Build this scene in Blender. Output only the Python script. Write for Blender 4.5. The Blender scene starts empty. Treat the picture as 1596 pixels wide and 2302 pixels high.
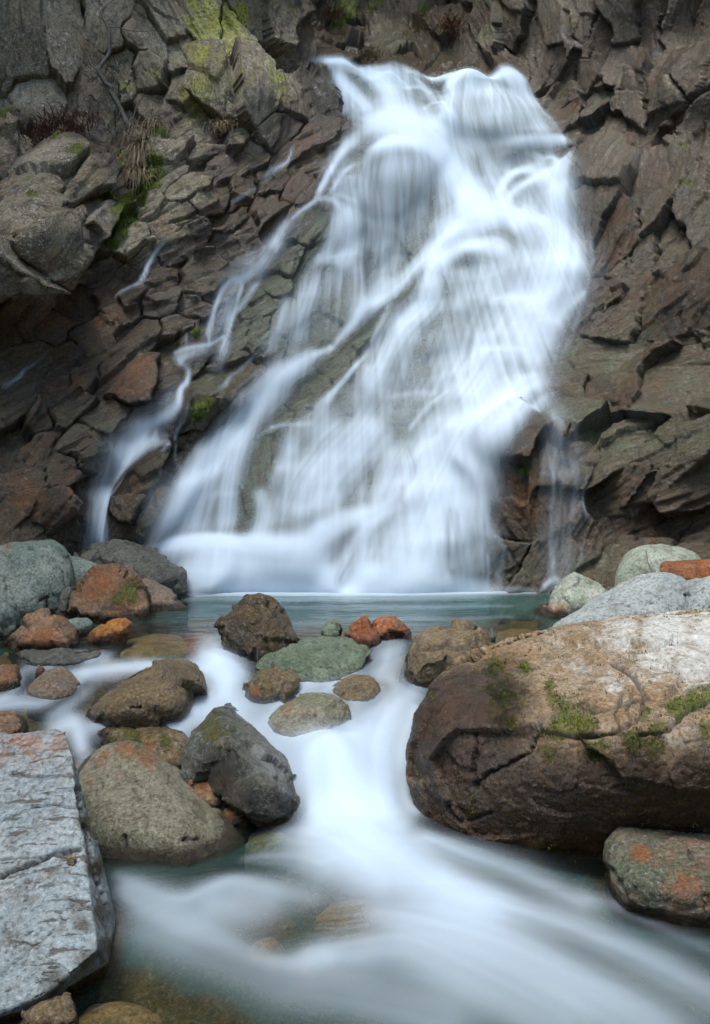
import bpy, bmesh, math, random
import numpy as np
from mathutils import Vector

# ------------------------------------------------------------------ camera, sky, sun, exposure
S = bpy.context.scene
COL = S.collection
CAM_Z = 2.24                      # metres above the lower stream
PITCH = math.radians(3.98)
cam_d = bpy.data.cameras.new('camera')
cam = bpy.data.objects.new('camera', cam_d); COL.objects.link(cam)
cam.location = (0, 0, CAM_Z)
cam.rotation_euler = (math.radians(90) - PITCH, 0, 0)
cam_d.sensor_fit = 'VERTICAL'; cam_d.sensor_height = 36; cam_d.sensor_width = 36
cam_d.lens = 33.84
cam_d.clip_start = 0.05; cam_d.clip_end = 500
S.camera = cam

SUN_EL, SUN_ROT = math.radians(70), math.radians(215)
w = bpy.data.worlds.new('World'); S.world = w; w.use_nodes = True
nt = w.node_tree; nt.nodes.clear()
sky = nt.nodes.new('ShaderNodeTexSky'); sky.sky_type = 'NISHITA'; sky.sun_disc = False
sky.sun_elevation = SUN_EL; sky.sun_rotation = SUN_ROT; sky.air_density = 1.4; sky.dust_density = 1.0; sky.ozone_density = 1.0
bg = nt.nodes.new('ShaderNodeBackground'); bg.inputs['Strength'].default_value = 0.12
wo = nt.nodes.new('ShaderNodeOutputWorld')
nt.links.new(sky.outputs[0], bg.inputs[0]); nt.links.new(bg.outputs[0], wo.inputs[0])
sd = bpy.data.lights.new('sun', 'SUN'); sd.energy = 1.5; sd.angle = math.radians(28); sd.color = (1.0, 0.97, 0.93)
sun = bpy.data.objects.new('sun', sd); COL.objects.link(sun)
_az = SUN_ROT
_dirv = Vector((math.sin(_az) * math.cos(SUN_EL), math.cos(_az) * math.cos(SUN_EL), math.sin(SUN_EL)))
sun.rotation_euler = _dirv.to_track_quat('Z', 'Y').to_euler(); sun.location = (0, -5, 20)
S.view_settings.view_transform = 'Standard'; S.view_settings.look = 'None'
S.view_settings.gamma = 1.0; S.view_settings.use_curve_mapping = False
S.view_settings.exposure = 1.82
S.render.engine = 'CYCLES'
S.cycles.transparent_max_bounces = 24
S.cycles.max_bounces = 8; S.cycles.diffuse_bounces = 4; S.cycles.glossy_bounces = 3
S.cycles.sample_clamp_indirect = 6.0

# ------------------------------------------------------------------ survey helpers: photograph sighting -> world
FP = 2163.0
FWD = np.array([0, math.cos(PITCH), -math.sin(PITCH)]); UPV = np.array([0, math.sin(PITCH), math.cos(PITCH)])
CP = np.array([0, 0, CAM_Z])
def ray(px, py):
    d = FWD + UPV * ((1150.5 - py) / FP) + np.array([1.0, 0, 0]) * ((px - 798) / FP)
    return d
def atY(px, py, Y):
    d = ray(px, py); return CP + d * (Y / d[1])
def atZ(px, py, Z):
    d = ray(px, py); return CP + d * ((Z - CAM_Z) / d[2])
def sight(P):
    """world points (N,3) -> sighting coordinates"""
    Q = P - CP
    f = Q @ FWD; u = Q @ UPV
    return 798 + FP * Q[:, 0] / f, 1150.5 - FP * u / f

# ------------------------------------------------------------------ noise
_rng = np.random.RandomState(7)
_perm = np.concatenate([_rng.permutation(256)] * 2).astype(np.int64)
_g = _rng.normal(size=(256, 3)); _g /= np.linalg.norm(_g, axis=1)[:, None]
_g = _g.astype(np.float32)
def noise3(x, y, z):
    x = np.asarray(x, np.float32); y = np.asarray(y, np.float32); z = np.asarray(z, np.float32)
    x, y, z = np.broadcast_arrays(x, y, z)
    xi = np.floor(x).astype(np.int64); yi = np.floor(y).astype(np.int64); zi = np.floor(z).astype(np.int64)
    fx, fy, fz = x - xi, y - yi, z - zi
    u = fx * fx * fx * (fx * (fx * 6 - 15) + 10); v = fy * fy * fy * (fy * (fy * 6 - 15) + 10); t = fz * fz * fz * (fz * (fz * 6 - 15) + 10)
    xi &= 255; yi &= 255; zi &= 255
    def c(a, b, d):
        h = _perm[_perm[_perm[(xi + a) & 255] + ((yi + b) & 255)] + ((zi + d) & 255)]
        G = _g[h]
        return G[..., 0] * (fx - a) + G[..., 1] * (fy - b) + G[..., 2] * (fz - d)
    def L(a, b, k): return a + (b - a) * k
    r = L(L(L(c(0, 0, 0), c(1, 0, 0), u), L(c(0, 1, 0), c(1, 1, 0), u), v), L(L(c(0, 0, 1), c(1, 0, 1), u), L(c(0, 1, 1), c(1, 1, 1), u), v), t)
    return r * 1.5
def fbm(x, y, z, o=4, gain=.5, lac=2.03):
    s = 0; a = 1.0
    for i in range(o):
        s = s + a * noise3(x + 17 * i, y + 5 * i, z + 9 * i); a *= gain; x = x * lac; y = y * lac; z = z * lac
    return s
def hash3(i, j, k, n):
    h = _perm[(_perm[(_perm[(i & 255)] + j) & 255] + k + n * 37) & 255]
    h2 = _perm[(h + n * 11 + i * 3 + j * 7) & 255]
    return (h * 256 + h2).astype(np.float32) / 65536.0
def facets(x, y, z, flat=1.0):
    """chiselled planes: every Voronoi cell gets its own height and tilt. returns height, edge distance"""
    xi = np.floor(x).astype(np.int64); yi = np.floor(y).astype(np.int64); zi = np.floor(z).astype(np.int64)
    F1 = np.full(x.shape, 9., np.float32); F2 = F1.copy(); H = np.zeros(x.shape, np.float32)
    for a in (-1, 0, 1):
        for b in (-1, 0, 1):
            for c in (-1, 0, 1):
                i, j, k = xi + a, yi + b, zi + c
                dx = x - (i + .15 + .7 * hash3(i, j, k, 1)); dy = y - (j + .15 + .7 * hash3(i, j, k, 2)); dz = z - (k + .15 + .7 * hash3(i, j, k, 3))
                d = np.sqrt(dx * dx + dy * dy + dz * dz)
                h = (hash3(i, j, k, 4) - .5) + 1.4 * ((hash3(i, j, k, 5) - .5) * dx + (hash3(i, j, k, 6) - .5) * dy + (hash3(i, j, k, 7) - .5) * dz)
                n = d < F1
                F2 = np.where(n, F1, np.minimum(F2, d)); H = np.where(n, h, H); F1 = np.where(n, d, F1)
    return H, F2 - F1
def sstep(a, b, x):
    t = np.clip((x - a) / (b - a), 0, 1); return t * t * (3 - 2 * t)

class MQ:
    """smooth scattered interpolation"""
    def __init__(s, P, V, c=.3, reg=1e-3):
        s.P = np.asarray(P, float); s.c = c; V = np.asarray(V, float)
        n = len(V); A = np.sqrt(((s.P[:, None] - s.P[None]) ** 2).sum(-1) + c * c)
        M = np.zeros((n + 3, n + 3)); M[:n, :n] = -A + np.eye(n) * reg
        M[:n, n] = 1; M[:n, n + 1:] = s.P; M[n:, :n] = M[:n, n:].T
        s.w = np.linalg.solve(M, np.concatenate([V, np.zeros(3)]))
    def __call__(s, x, y):
        x = np.asarray(x, float); y = np.asarray(y, float)
        r = s.w[-3] + s.w[-2] * x + s.w[-1] * y
        for (px, py), k in zip(s.P, s.w):
            r = r - k * np.sqrt((x - px) ** 2 + (y - py) ** 2 + s.c ** 2)
        return r
def blur(A, sx, sy):
    """gaussian blur in cells, axis 0 by sy, axis 1 by sx"""
    for ax, s in ((0, sy), (1, sx)):
        if s <= 0: continue
        R = int(max(1, math.ceil(2.5 * s))); k = np.exp(-.5 * (np.arange(-R, R + 1) / s) ** 2); k /= k.sum()
        pad = [(0, 0)] * A.ndim; pad[ax] = (R, R)
        B = np.pad(A, pad, mode='edge'); out = np.zeros_like(A)
        n = A.shape[ax]
        for i, kk in enumerate(k):
            out += kk * (B[i:i + n] if ax == 0 else B[:, i:i + n])
        A = out
    return A
def in_poly(x, y, poly):
    r = np.zeros(x.shape, bool); n = len(poly); j = n - 1
    for i in range(n):
        xi, yi = poly[i]; xj, yj = poly[j]
        c = ((yi > y) != (yj > y)) & (x < (xj - xi) * (y - yi) / ((yj - yi) + 1e-12) + xi)
        r ^= c; j = i
    return r

# ------------------------------------------------------------------ object helpers
def np_mesh(name, V, F, attrs=None, smooth=True):
    me = bpy.data.meshes.new(name)
    F = np.asarray(F, np.int32); k = F.shape[1]
    me.vertices.add(len(V)); me.vertices.foreach_set('co', np.asarray(V, np.float32).ravel())
    me.loops.add(F.size); me.loops.foreach_set('vertex_index', F.ravel())
    me.polygons.add(len(F)); me.polygons.foreach_set('loop_start', np.arange(0, F.size, k, dtype=np.int32))
    me.polygons.foreach_set('loop_total', np.full(len(F), k, np.int32))
    if smooth: me.polygons.foreach_set('use_smooth', np.ones(len(F), bool))
    me.update(calc_edges=True)
    for n, a in (attrs or {}).items():
        a = np.asarray(a, np.float32)
        if a.ndim == 1:
            at = me.attributes.new(n, 'FLOAT', 'POINT'); at.data.foreach_set('value', a)
        else:
            at = me.attributes.new(n, 'FLOAT_VECTOR', 'POINT'); at.data.foreach_set('vector', a.ravel())
    return me
def link(name, me, mat=None, parent=None, loc=None):
    o = bpy.data.objects.new(name, me); COL.objects.link(o)
    if mat is not None and me is not None: me.materials.append(mat)
    if parent is not None: o.parent = parent
    if loc is not None: o.location = loc
    return o
def tag(o, label=None, cat=None, group=None, kind=None):
    if label: o['label'] = label
    if cat: o['category'] = cat
    if group: o['group'] = group
    if kind: o['kind'] = kind
    return o
def grid_faces(ny, nx):
    i = np.arange(ny * nx).reshape(ny, nx)
    return np.stack([i[:-1, :-1], i[:-1, 1:], i[1:, 1:], i[1:, :-1]], -1).reshape(-1, 4)
def sub_mesh(V, F, attrs):
    u, inv = np.unique(F, return_inverse=True)
    return V[u], inv.reshape(F.shape), {k: a[u] for k, a in attrs.items()}

# ------------------------------------------------------------------ materials
class NT:
    def __init__(s, name):
        s.m = bpy.data.materials.new(name); s.m.use_nodes = True; s.t = s.m.node_tree; s.t.nodes.clear()
        s.out = s.n('ShaderNodeOutputMaterial')
    def n(s, ty, **kw):
        nd = s.t.nodes.new(ty)
        for k, v in kw.items(): setattr(nd, k, v)
        return nd
    def set(s, nd, i, v):
        if hasattr(v, 'is_linked') or isinstance(v, bpy.types.NodeSocket): s.t.links.new(v, nd.inputs[i])
        elif v is not None: nd.inputs[i].default_value = v
    def math(s, op, a, b=None, clamp=False):
        nd = s.n('ShaderNodeMath', operation=op, use_clamp=clamp); s.set(nd, 0, a)
        if b is not None: s.set(nd, 1, b)
        return nd.outputs[0]
    def mix(s, f, a, b, blend='MIX'):
        nd = s.n('ShaderNodeMix', data_type='RGBA', blend_type=blend)
        s.set(nd, 0, f); s.set(nd, 6, a if not isinstance(a, tuple) else (*a, 1)); s.set(nd, 7, b if not isinstance(b, tuple) else (*b, 1))
        return nd.outputs[2]
    def noise(s, vec, scale, detail=4, rough=.55, dist=0):
        nd = s.n('ShaderNodeTexNoise'); s.set(nd, 'Vector', vec); nd.inputs['Scale'].default_value = scale
        nd.inputs['Detail'].default_value = detail; nd.inputs['Roughness'].default_value = rough; nd.inputs['Distortion'].default_value = dist
        return nd.outputs[0]
    def voro(s, vec, scale, feature='F1', out=0, rnd=1.0):
        nd = s.n('ShaderNodeTexVoronoi', feature=feature); s.set(nd, 'Vector', vec); nd.inputs['Scale'].default_value = scale
        nd.inputs['Randomness'].default_value = rnd
        return nd.outputs[out]
    def ramp(s, f, a, b, lo=0., hi=1.):
        nd = s.n('ShaderNodeMapRange', interpolation_type='SMOOTHSTEP'); s.set(nd, 0, f)
        for i, v in ((1, a), (2, b), (3, lo), (4, hi)): nd.inputs[i].default_value = v
        return nd.outputs[0]
    def attr(s, name, vec=False):
        nd = s.n('ShaderNodeAttribute', attribute_name=name); return nd.outputs['Vector' if vec else 'Fac']
    def scale(s, vec, sc):
        nd = s.n('ShaderNodeVectorMath', operation='MULTIPLY'); s.set(nd, 0, vec); nd.inputs[1].default_value = sc; return nd.outputs[0]
    def add(s, vec, v):
        nd = s.n('ShaderNodeVectorMath', operation='ADD'); s.set(nd, 0, vec); s.set(nd, 1, v); return nd.outputs[0]
    def combine(s, x, y, z):
        nd = s.n('ShaderNodeCombineXYZ'); s.set(nd, 0, x); s.set(nd, 1, y); s.set(nd, 2, z); return nd.outputs[0]
    def bump(s, h, strength, dist, normal=None):
        nd = s.n('ShaderNodeBump'); s.set(nd, 'Height', h); nd.inputs['Strength'].default_value = strength; nd.inputs['Distance'].default_value = dist
        if normal is not None: s.set(nd, 'Normal', normal)
        return nd.outputs[0]
    def principled(s, col, rough, normal=None, spec=.5):
        nd = s.n('ShaderNodeBsdfPrincipled'); s.set(nd, 'Base Color', col if not isinstance(col, tuple) else (*col, 1)); s.set(nd, 'Roughness', rough)
        s.set(nd, 'Specular IOR Level', spec)
        if normal is not None: s.set(nd, 'Normal', normal)
        return nd.outputs[0]
    def done(s, sh):
        s.t.links.new(sh, s.out.inputs[0]); return s.m

def sat(c, k=1.45):
    g = .3 * c[0] + .55 * c[1] + .15 * c[2]
    return tuple(max(.004, g + (v - g) * k) for v in c)
def lighten(c): return tuple(min(.8, v * 1.5 + .01) for v in c)
def boulder_mat(name, c1, c2, c3, speck=.3, pit=.3, wet=1.0, rough=.62, sc=1.0, bump=1.0, pale=(.42, .43, .39), bed=None, k=1.75, damp_shade=(.17, .125, .06)):
    """mottled stone; per-vertex stains: moss, rust, pale, wet with painted shade; bed = (stretch, tilt) of elongated pits"""
    c1, c2, c3 = sat(c1, k), sat(c2, k), sat(c3, k)
    m = NT(name)
    co = m.n('ShaderNodeTexCoord').outputs['Object']
    rnd = m.n('ShaderNodeObjectInfo').outputs['Random']
    co = m.add(co, m.combine(m.math('MULTIPLY', rnd, 37.), m.math('MULTIPLY', rnd, 91.), m.math('MULTIPLY', rnd, 53.)))
    big = m.noise(co, 2.0 * sc, 6, .65, .6)
    mid = m.noise(co, 8 * sc, 8, .72, .4)
    fine = m.noise(co, 42 * sc, 6, .78)
    grain = m.noise(co, 110 * sc, 4, .75)
    col = m.mix(m.ramp(big, .42, .58), c1, c2)
    col = m.mix(m.ramp(mid, .47, .62), col, c3)
    fct = m.attr('facet')
    col = m.mix(m.math('MULTIPLY', m.ramp(fct, .5, 1.), .35), col, lighten(c1)); col = m.mix(m.math('MULTIPLY', m.ramp(fct, .5, .0), .35), col, c3)
    dk = m.mix(1.0, col, (.30, .27, .24), 'MULTIPLY'); lt = m.mix(.30, col, (.62, .58, .50))
    col = m.mix(m.math('MULTIPLY', m.ramp(fine, .49, .39), .85), col, dk)
    col = m.mix(m.math('MULTIPLY', m.ramp(fine, .53, .63), .75), col, lt)
    sp = m.math('MULTIPLY', m.ramp(grain, .54, .63), speck)
    sp = m.math('MULTIPLY', sp, m.ramp(m.noise(co, 4 * sc, 4, .65), .43, .57))
    col = m.mix(sp, col, pale)
    if bed:
        mp = m.n('ShaderNodeMapping'); m.set(mp, 0, co); mp.inputs['Rotation'].default_value = bed[1]; mp.inputs['Scale'].default_value = bed[0]
        bn = m.noise(mp.outputs[0], 1.0, 5, .62, .3)
        pm = m.math('MULTIPLY', m.ramp(bn, .565, .62), m.ramp(m.noise(co, 3.2, 4, .6), .40, .54))
        pv = m.voro(co, 30 * sc); pm = m.math('MAXIMUM', pm, m.math('MULTIPLY', m.ramp(pv, .17, .09), m.ramp(m.noise(co, 6 * sc, 4), .5, .6)))
    else:
        pv = m.noise(co, 24 * sc, 4, .6); pm = m.math('MULTIPLY', m.ramp(pv, .60, .66), m.ramp(m.noise(co, 3.5 * sc, 3), .45, .56))
    pm = m.math('MULTIPLY', pm, pit)
    col = m.mix(m.math('MULTIPLY', pm, .85), col, (.040, .030, .020))
    brk = m.noise(co, 11 * sc, 8, .78)
    b2 = m.math('MULTIPLY', m.math('SUBTRACT', brk, .5), 2.2)
    pa = m.math('MULTIPLY', m.ramp(m.math('ADD', m.attr('pale'), b2), .22, .95), .85)
    pcol = m.mix(m.ramp(mid, .35, .7), pale, tuple(.6 * v for v in pale))
    pcol = m.mix(m.math('MULTIPLY', m.ramp(fine, .55, .35), .6), pcol, (.12, .10, .08))
    col = m.mix(pa, col, pcol)
    ru = m.ramp(m.math('ADD', m.attr('rust'), b2), .20, 1.0)
    col = m.mix(m.math('MULTIPLY', ru, .85), col, m.mix(m.ramp(fine, .35, .65), (.10, .030, .008), (.26, .095, .024)))
    mo = m.ramp(m.math('ADD', m.attr('moss'), m.math('MULTIPLY', m.math('SUBTRACT', m.noise(co, 16 * sc, 8, .8), .5), 2.4)), .28, .72)
    mcol = m.mix(m.ramp(m.noise(co, 70, 4, .75), .35, .65), (.018, .022, .003), (.135, .150, .012))
    col = m.mix(m.math('MULTIPLY', mo, .92), col, mcol)
    ck = m.attr('crack')
    col = m.mix(m.math('MULTIPLY', ck, .9), col, (.022, .016, .010))
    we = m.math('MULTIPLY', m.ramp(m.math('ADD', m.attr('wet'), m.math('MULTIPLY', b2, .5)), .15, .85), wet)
    col = m.mix(we, col, m.mix(1.0, col, damp_shade, 'MULTIPLY'))  # one tint darkens wet rock and the painted shade patches
    ro = m.math('SUBTRACT', m.math('ADD', rough, m.math('MULTIPLY', m.math('SUBTRACT', fine, .5), .5)), m.math('MULTIPLY', we, .34), True)
    h = m.math('ADD', m.math('MULTIPLY', mid, 1.3), m.math('ADD', m.math('MULTIPLY', fine, .8), m.math('MULTIPLY', grain, .30)))
    h = m.math('SUBTRACT', h, m.math('MULTIPLY', pm, .8))
    h = m.math('ADD', h, m.math('MULTIPLY', m.math('MULTIPLY', mo, fine), .6))
    nrm = m.bump(h, 1.0, .021 * bump)
    return m.done(m.principled(col, ro, nrm, .5))
# ------------------------------------------------------------------ the gorge wall: one terrain face Y = F(X, Z)
WALL = [  # sighting x, y and distance
 (700,1325,10.05),(560,1325,10.0),(900,1328,9.95),(1080,1328,9.95),(1230,1320,9.95),(430,1300,10.0),
 (500,1235,10.25),(650,1240,10.15),(330,1230,10.3),(215,1225,10.25),
 (800,1180,10.35),(950,1180,10.25),(450,1120,10.5),(600,1080,10.6),(750,1050,10.75),(900,1030,10.7),(1050,1050,10.4),
 (530,960,10.95),(680,900,11.2),(850,880,11.3),(1000,860,11.2),(1130,870,10.95),(1200,850,10.95),
 (700,760,11.6),(850,720,11.9),(1000,700,11.8),(1150,700,11.6),(1270,690,11.45),
 (740,600,12.1),(900,560,12.5),(1050,560,12.2),(1200,560,12.0),(1290,530,12.0),
 (760,440,12.6),(900,400,12.6),(930,340,12.85),(1060,400,12.9),(1200,420,12.7),(1290,400,12.45),
 (800,300,13.1),(900,260,13.4),(1050,300,13.2),(1150,260,13.1),(1220,300,13.0),(1300,345,12.7),
 (700,155,13.7),(780,155,14.0),(870,175,14.2),(950,200,14.1),(1060,205,13.9),(1150,200,13.8),
 (700,60,15.6),(800,80,15.9),(900,90,15.8),(1000,110,15.4),(1080,120,14.9),(700,-60,16.2),(900,-60,16.6),(1080,-60,15.6),
 (1160,120,14.4),(1230,220,13.7),(1150,20,14.4),(1300,200,13.3),(1300,60,13.4),(1350,280,12.9),(1450,60,12.8),(1450,200,12.5),(1596,60,12.0),(1596,220,11.3),(1520,300,11.8),
 (1350,340,12.35),(1320,450,12.0),(1450,420,11.5),(1596,420,10.8),(1320,600,11.6),(1450,620,11.1),(1596,620,10.3),
 (1290,760,11.2),(1400,800,10.9),(1596,800,10.1),(1240,900,10.7),(1350,950,10.5),(1596,980,9.8),
 (1180,960,10.5),(1120,1020,10.25),(1200,1050,10.1),(1350,1080,10.15),(1596,1100,9.7),(1115,1180,10.1),(1230,1200,10.05),(1400,1200,10.1),(1596,1220,9.6),(1400,1310,9.8),(1596,1320,9.3),
 (670,165,13.5),(640,60,13.4),(640,-60,13.6),(560,40,13.0),(480,60,12.9),(400,100,12.8),(250,60,12.5),(100,60,12.2),(0,60,12.0),(0,-80,12.2),(300,-80,12.8),
 (0,200,11.9),(120,230,12.1),(250,250,12.4),(380,250,12.5),(480,200,12.3),(560,220,12.5),(640,250,12.9),(740,240,13.4),
 (10,300,11.3),(150,320,11.7),(280,340,12.0),(400,330,12.0),(550,320,12.35),(680,330,12.7),(740,350,12.8),
 (20,420,10.8),(120,410,10.8),(210,420,11.1),(300,460,11.5),(420,450,11.6),(560,430,12.0),(680,420,12.4),
 (0,540,10.0),(80,540,10.0),(180,540,10.7),(320,540,11.2),(440,560,11.5),(560,560,11.8),(680,510,12.1),
 (0,680,9.95),(80,680,10.3),(180,640,10.85),(320,660,11.0),(440,680,11.2),(560,680,11.5),(640,640,11.8),
 (0,770,10.25),(100,780,10.5),(220,780,10.7),(330,800,10.75),(450,810,10.95),(560,800,11.2),
 (0,880,10.05),(120,900,10.3),(250,900,10.45),(330,880,10.5),(430,900,10.7),(500,900,10.9),
 (0,1000,9.9),(150,1000,10.15),(270,1010,10.4),(400,1000,10.65),(0,1120,9.7),(150,1120,9.95),(240,1110,10.35),(340,1110,10.3),(300,1190,10.2),(100,1210,9.8),(0,1230,9.5),
]
pts, vals = [], []
for px, py, Y in WALL:
    p = atY(px, py, Y); pts.append((p[0], p[2])); vals.append(Y)
for z in (-1, 1.5, 4, 7, 10, 13):                 # unseen run of both gorge walls towards the camera, shaped to cut side light
    for x, y in ((-5.2, 8.6 + .25 * max(z, 0)), (-6.2, 6.0 + .2 * z), (-7.2, 2.0), (-8.5, -4.0), (-10, -10.)):
        pts.append((x, z)); vals.append(y)
    for x, y in ((4.6, 8.9 + .2 * max(z, 0)), (5.6, 7.0 + .2 * z), (6.8, 3.0), (8.2, -4.0), (9.6, -10.)):
        pts.append((x, z)); vals.append(y)
for x, z, y in ((-2.5, -1, 9.2), (0, -1, 9.6), (2.5, -1, 9.2), (-2, 12, 14), (0, 12, 17), (2, 12, 15.5), (-2, 14, 14.5), (0, 14, 17.5), (2, 14, 16)):
    pts.append((x, z)); vals.append(y)
F = MQ(pts, vals, c=.22, reg=4e-3)
def on_wall(P):
    """sightings (N,2) -> X,Z on the wall"""
    P = np.asarray(P, float); d = FWD + UPV * ((1150.5 - P[:, 1:2]) / FP) + np.array([1.0, 0, 0]) * ((P[:, 0:1] - 798) / FP)
    Y = np.full(len(P), 11.5)
    for _ in range(40):
        x = d[:, 0] / d[:, 1] * Y; z = CAM_Z + d[:, 2] / d[:, 1] * Y
        Y = .6 * Y + .4 * np.clip(F(x, z), 6, 18)
    return np.stack([d[:, 0] / d[:, 1] * Y, CAM_Z + d[:, 2] / d[:, 1] * Y], 1), Y

ST = .0145
gx = np.arange(-4.75, 4.45, ST); gz = np.arange(.35, 9.7, ST)
nxf, nzf = len(gx), len(gz)
lo = -np.cumsum(.05 * 1.13 ** np.arange(26)) + gx[0]; hi = np.cumsum(.05 * 1.13 ** np.arange(26)) + gx[-1]
GX = np.concatenate([lo[::-1], gx, hi]); x0 = len(lo)
loz = gz[0] - np.cumsum(.06 * 1.2 ** np.arange(9)); hiz = gz[-1] + np.cumsum(.06 * 1.17 ** np.arange(19))
GZ = np.concatenate([loz[::-1], gz, hiz]); z0 = len(loz)
XX, ZZ = np.meshgrid(GX, GZ)
FINE = (slice(z0, z0 + nzf), slice(x0, x0 + nxf))
Y0 = F(XX, ZZ)
dYdx = np.gradient(Y0, GX, axis=1); dYdz = np.gradient(Y0, GZ, axis=0)
nrm = np.stack([dYdx, -np.ones_like(Y0), dYdz], -1); nrm /= np.linalg.norm(nrm, axis=-1, keepdims=True)

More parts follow.
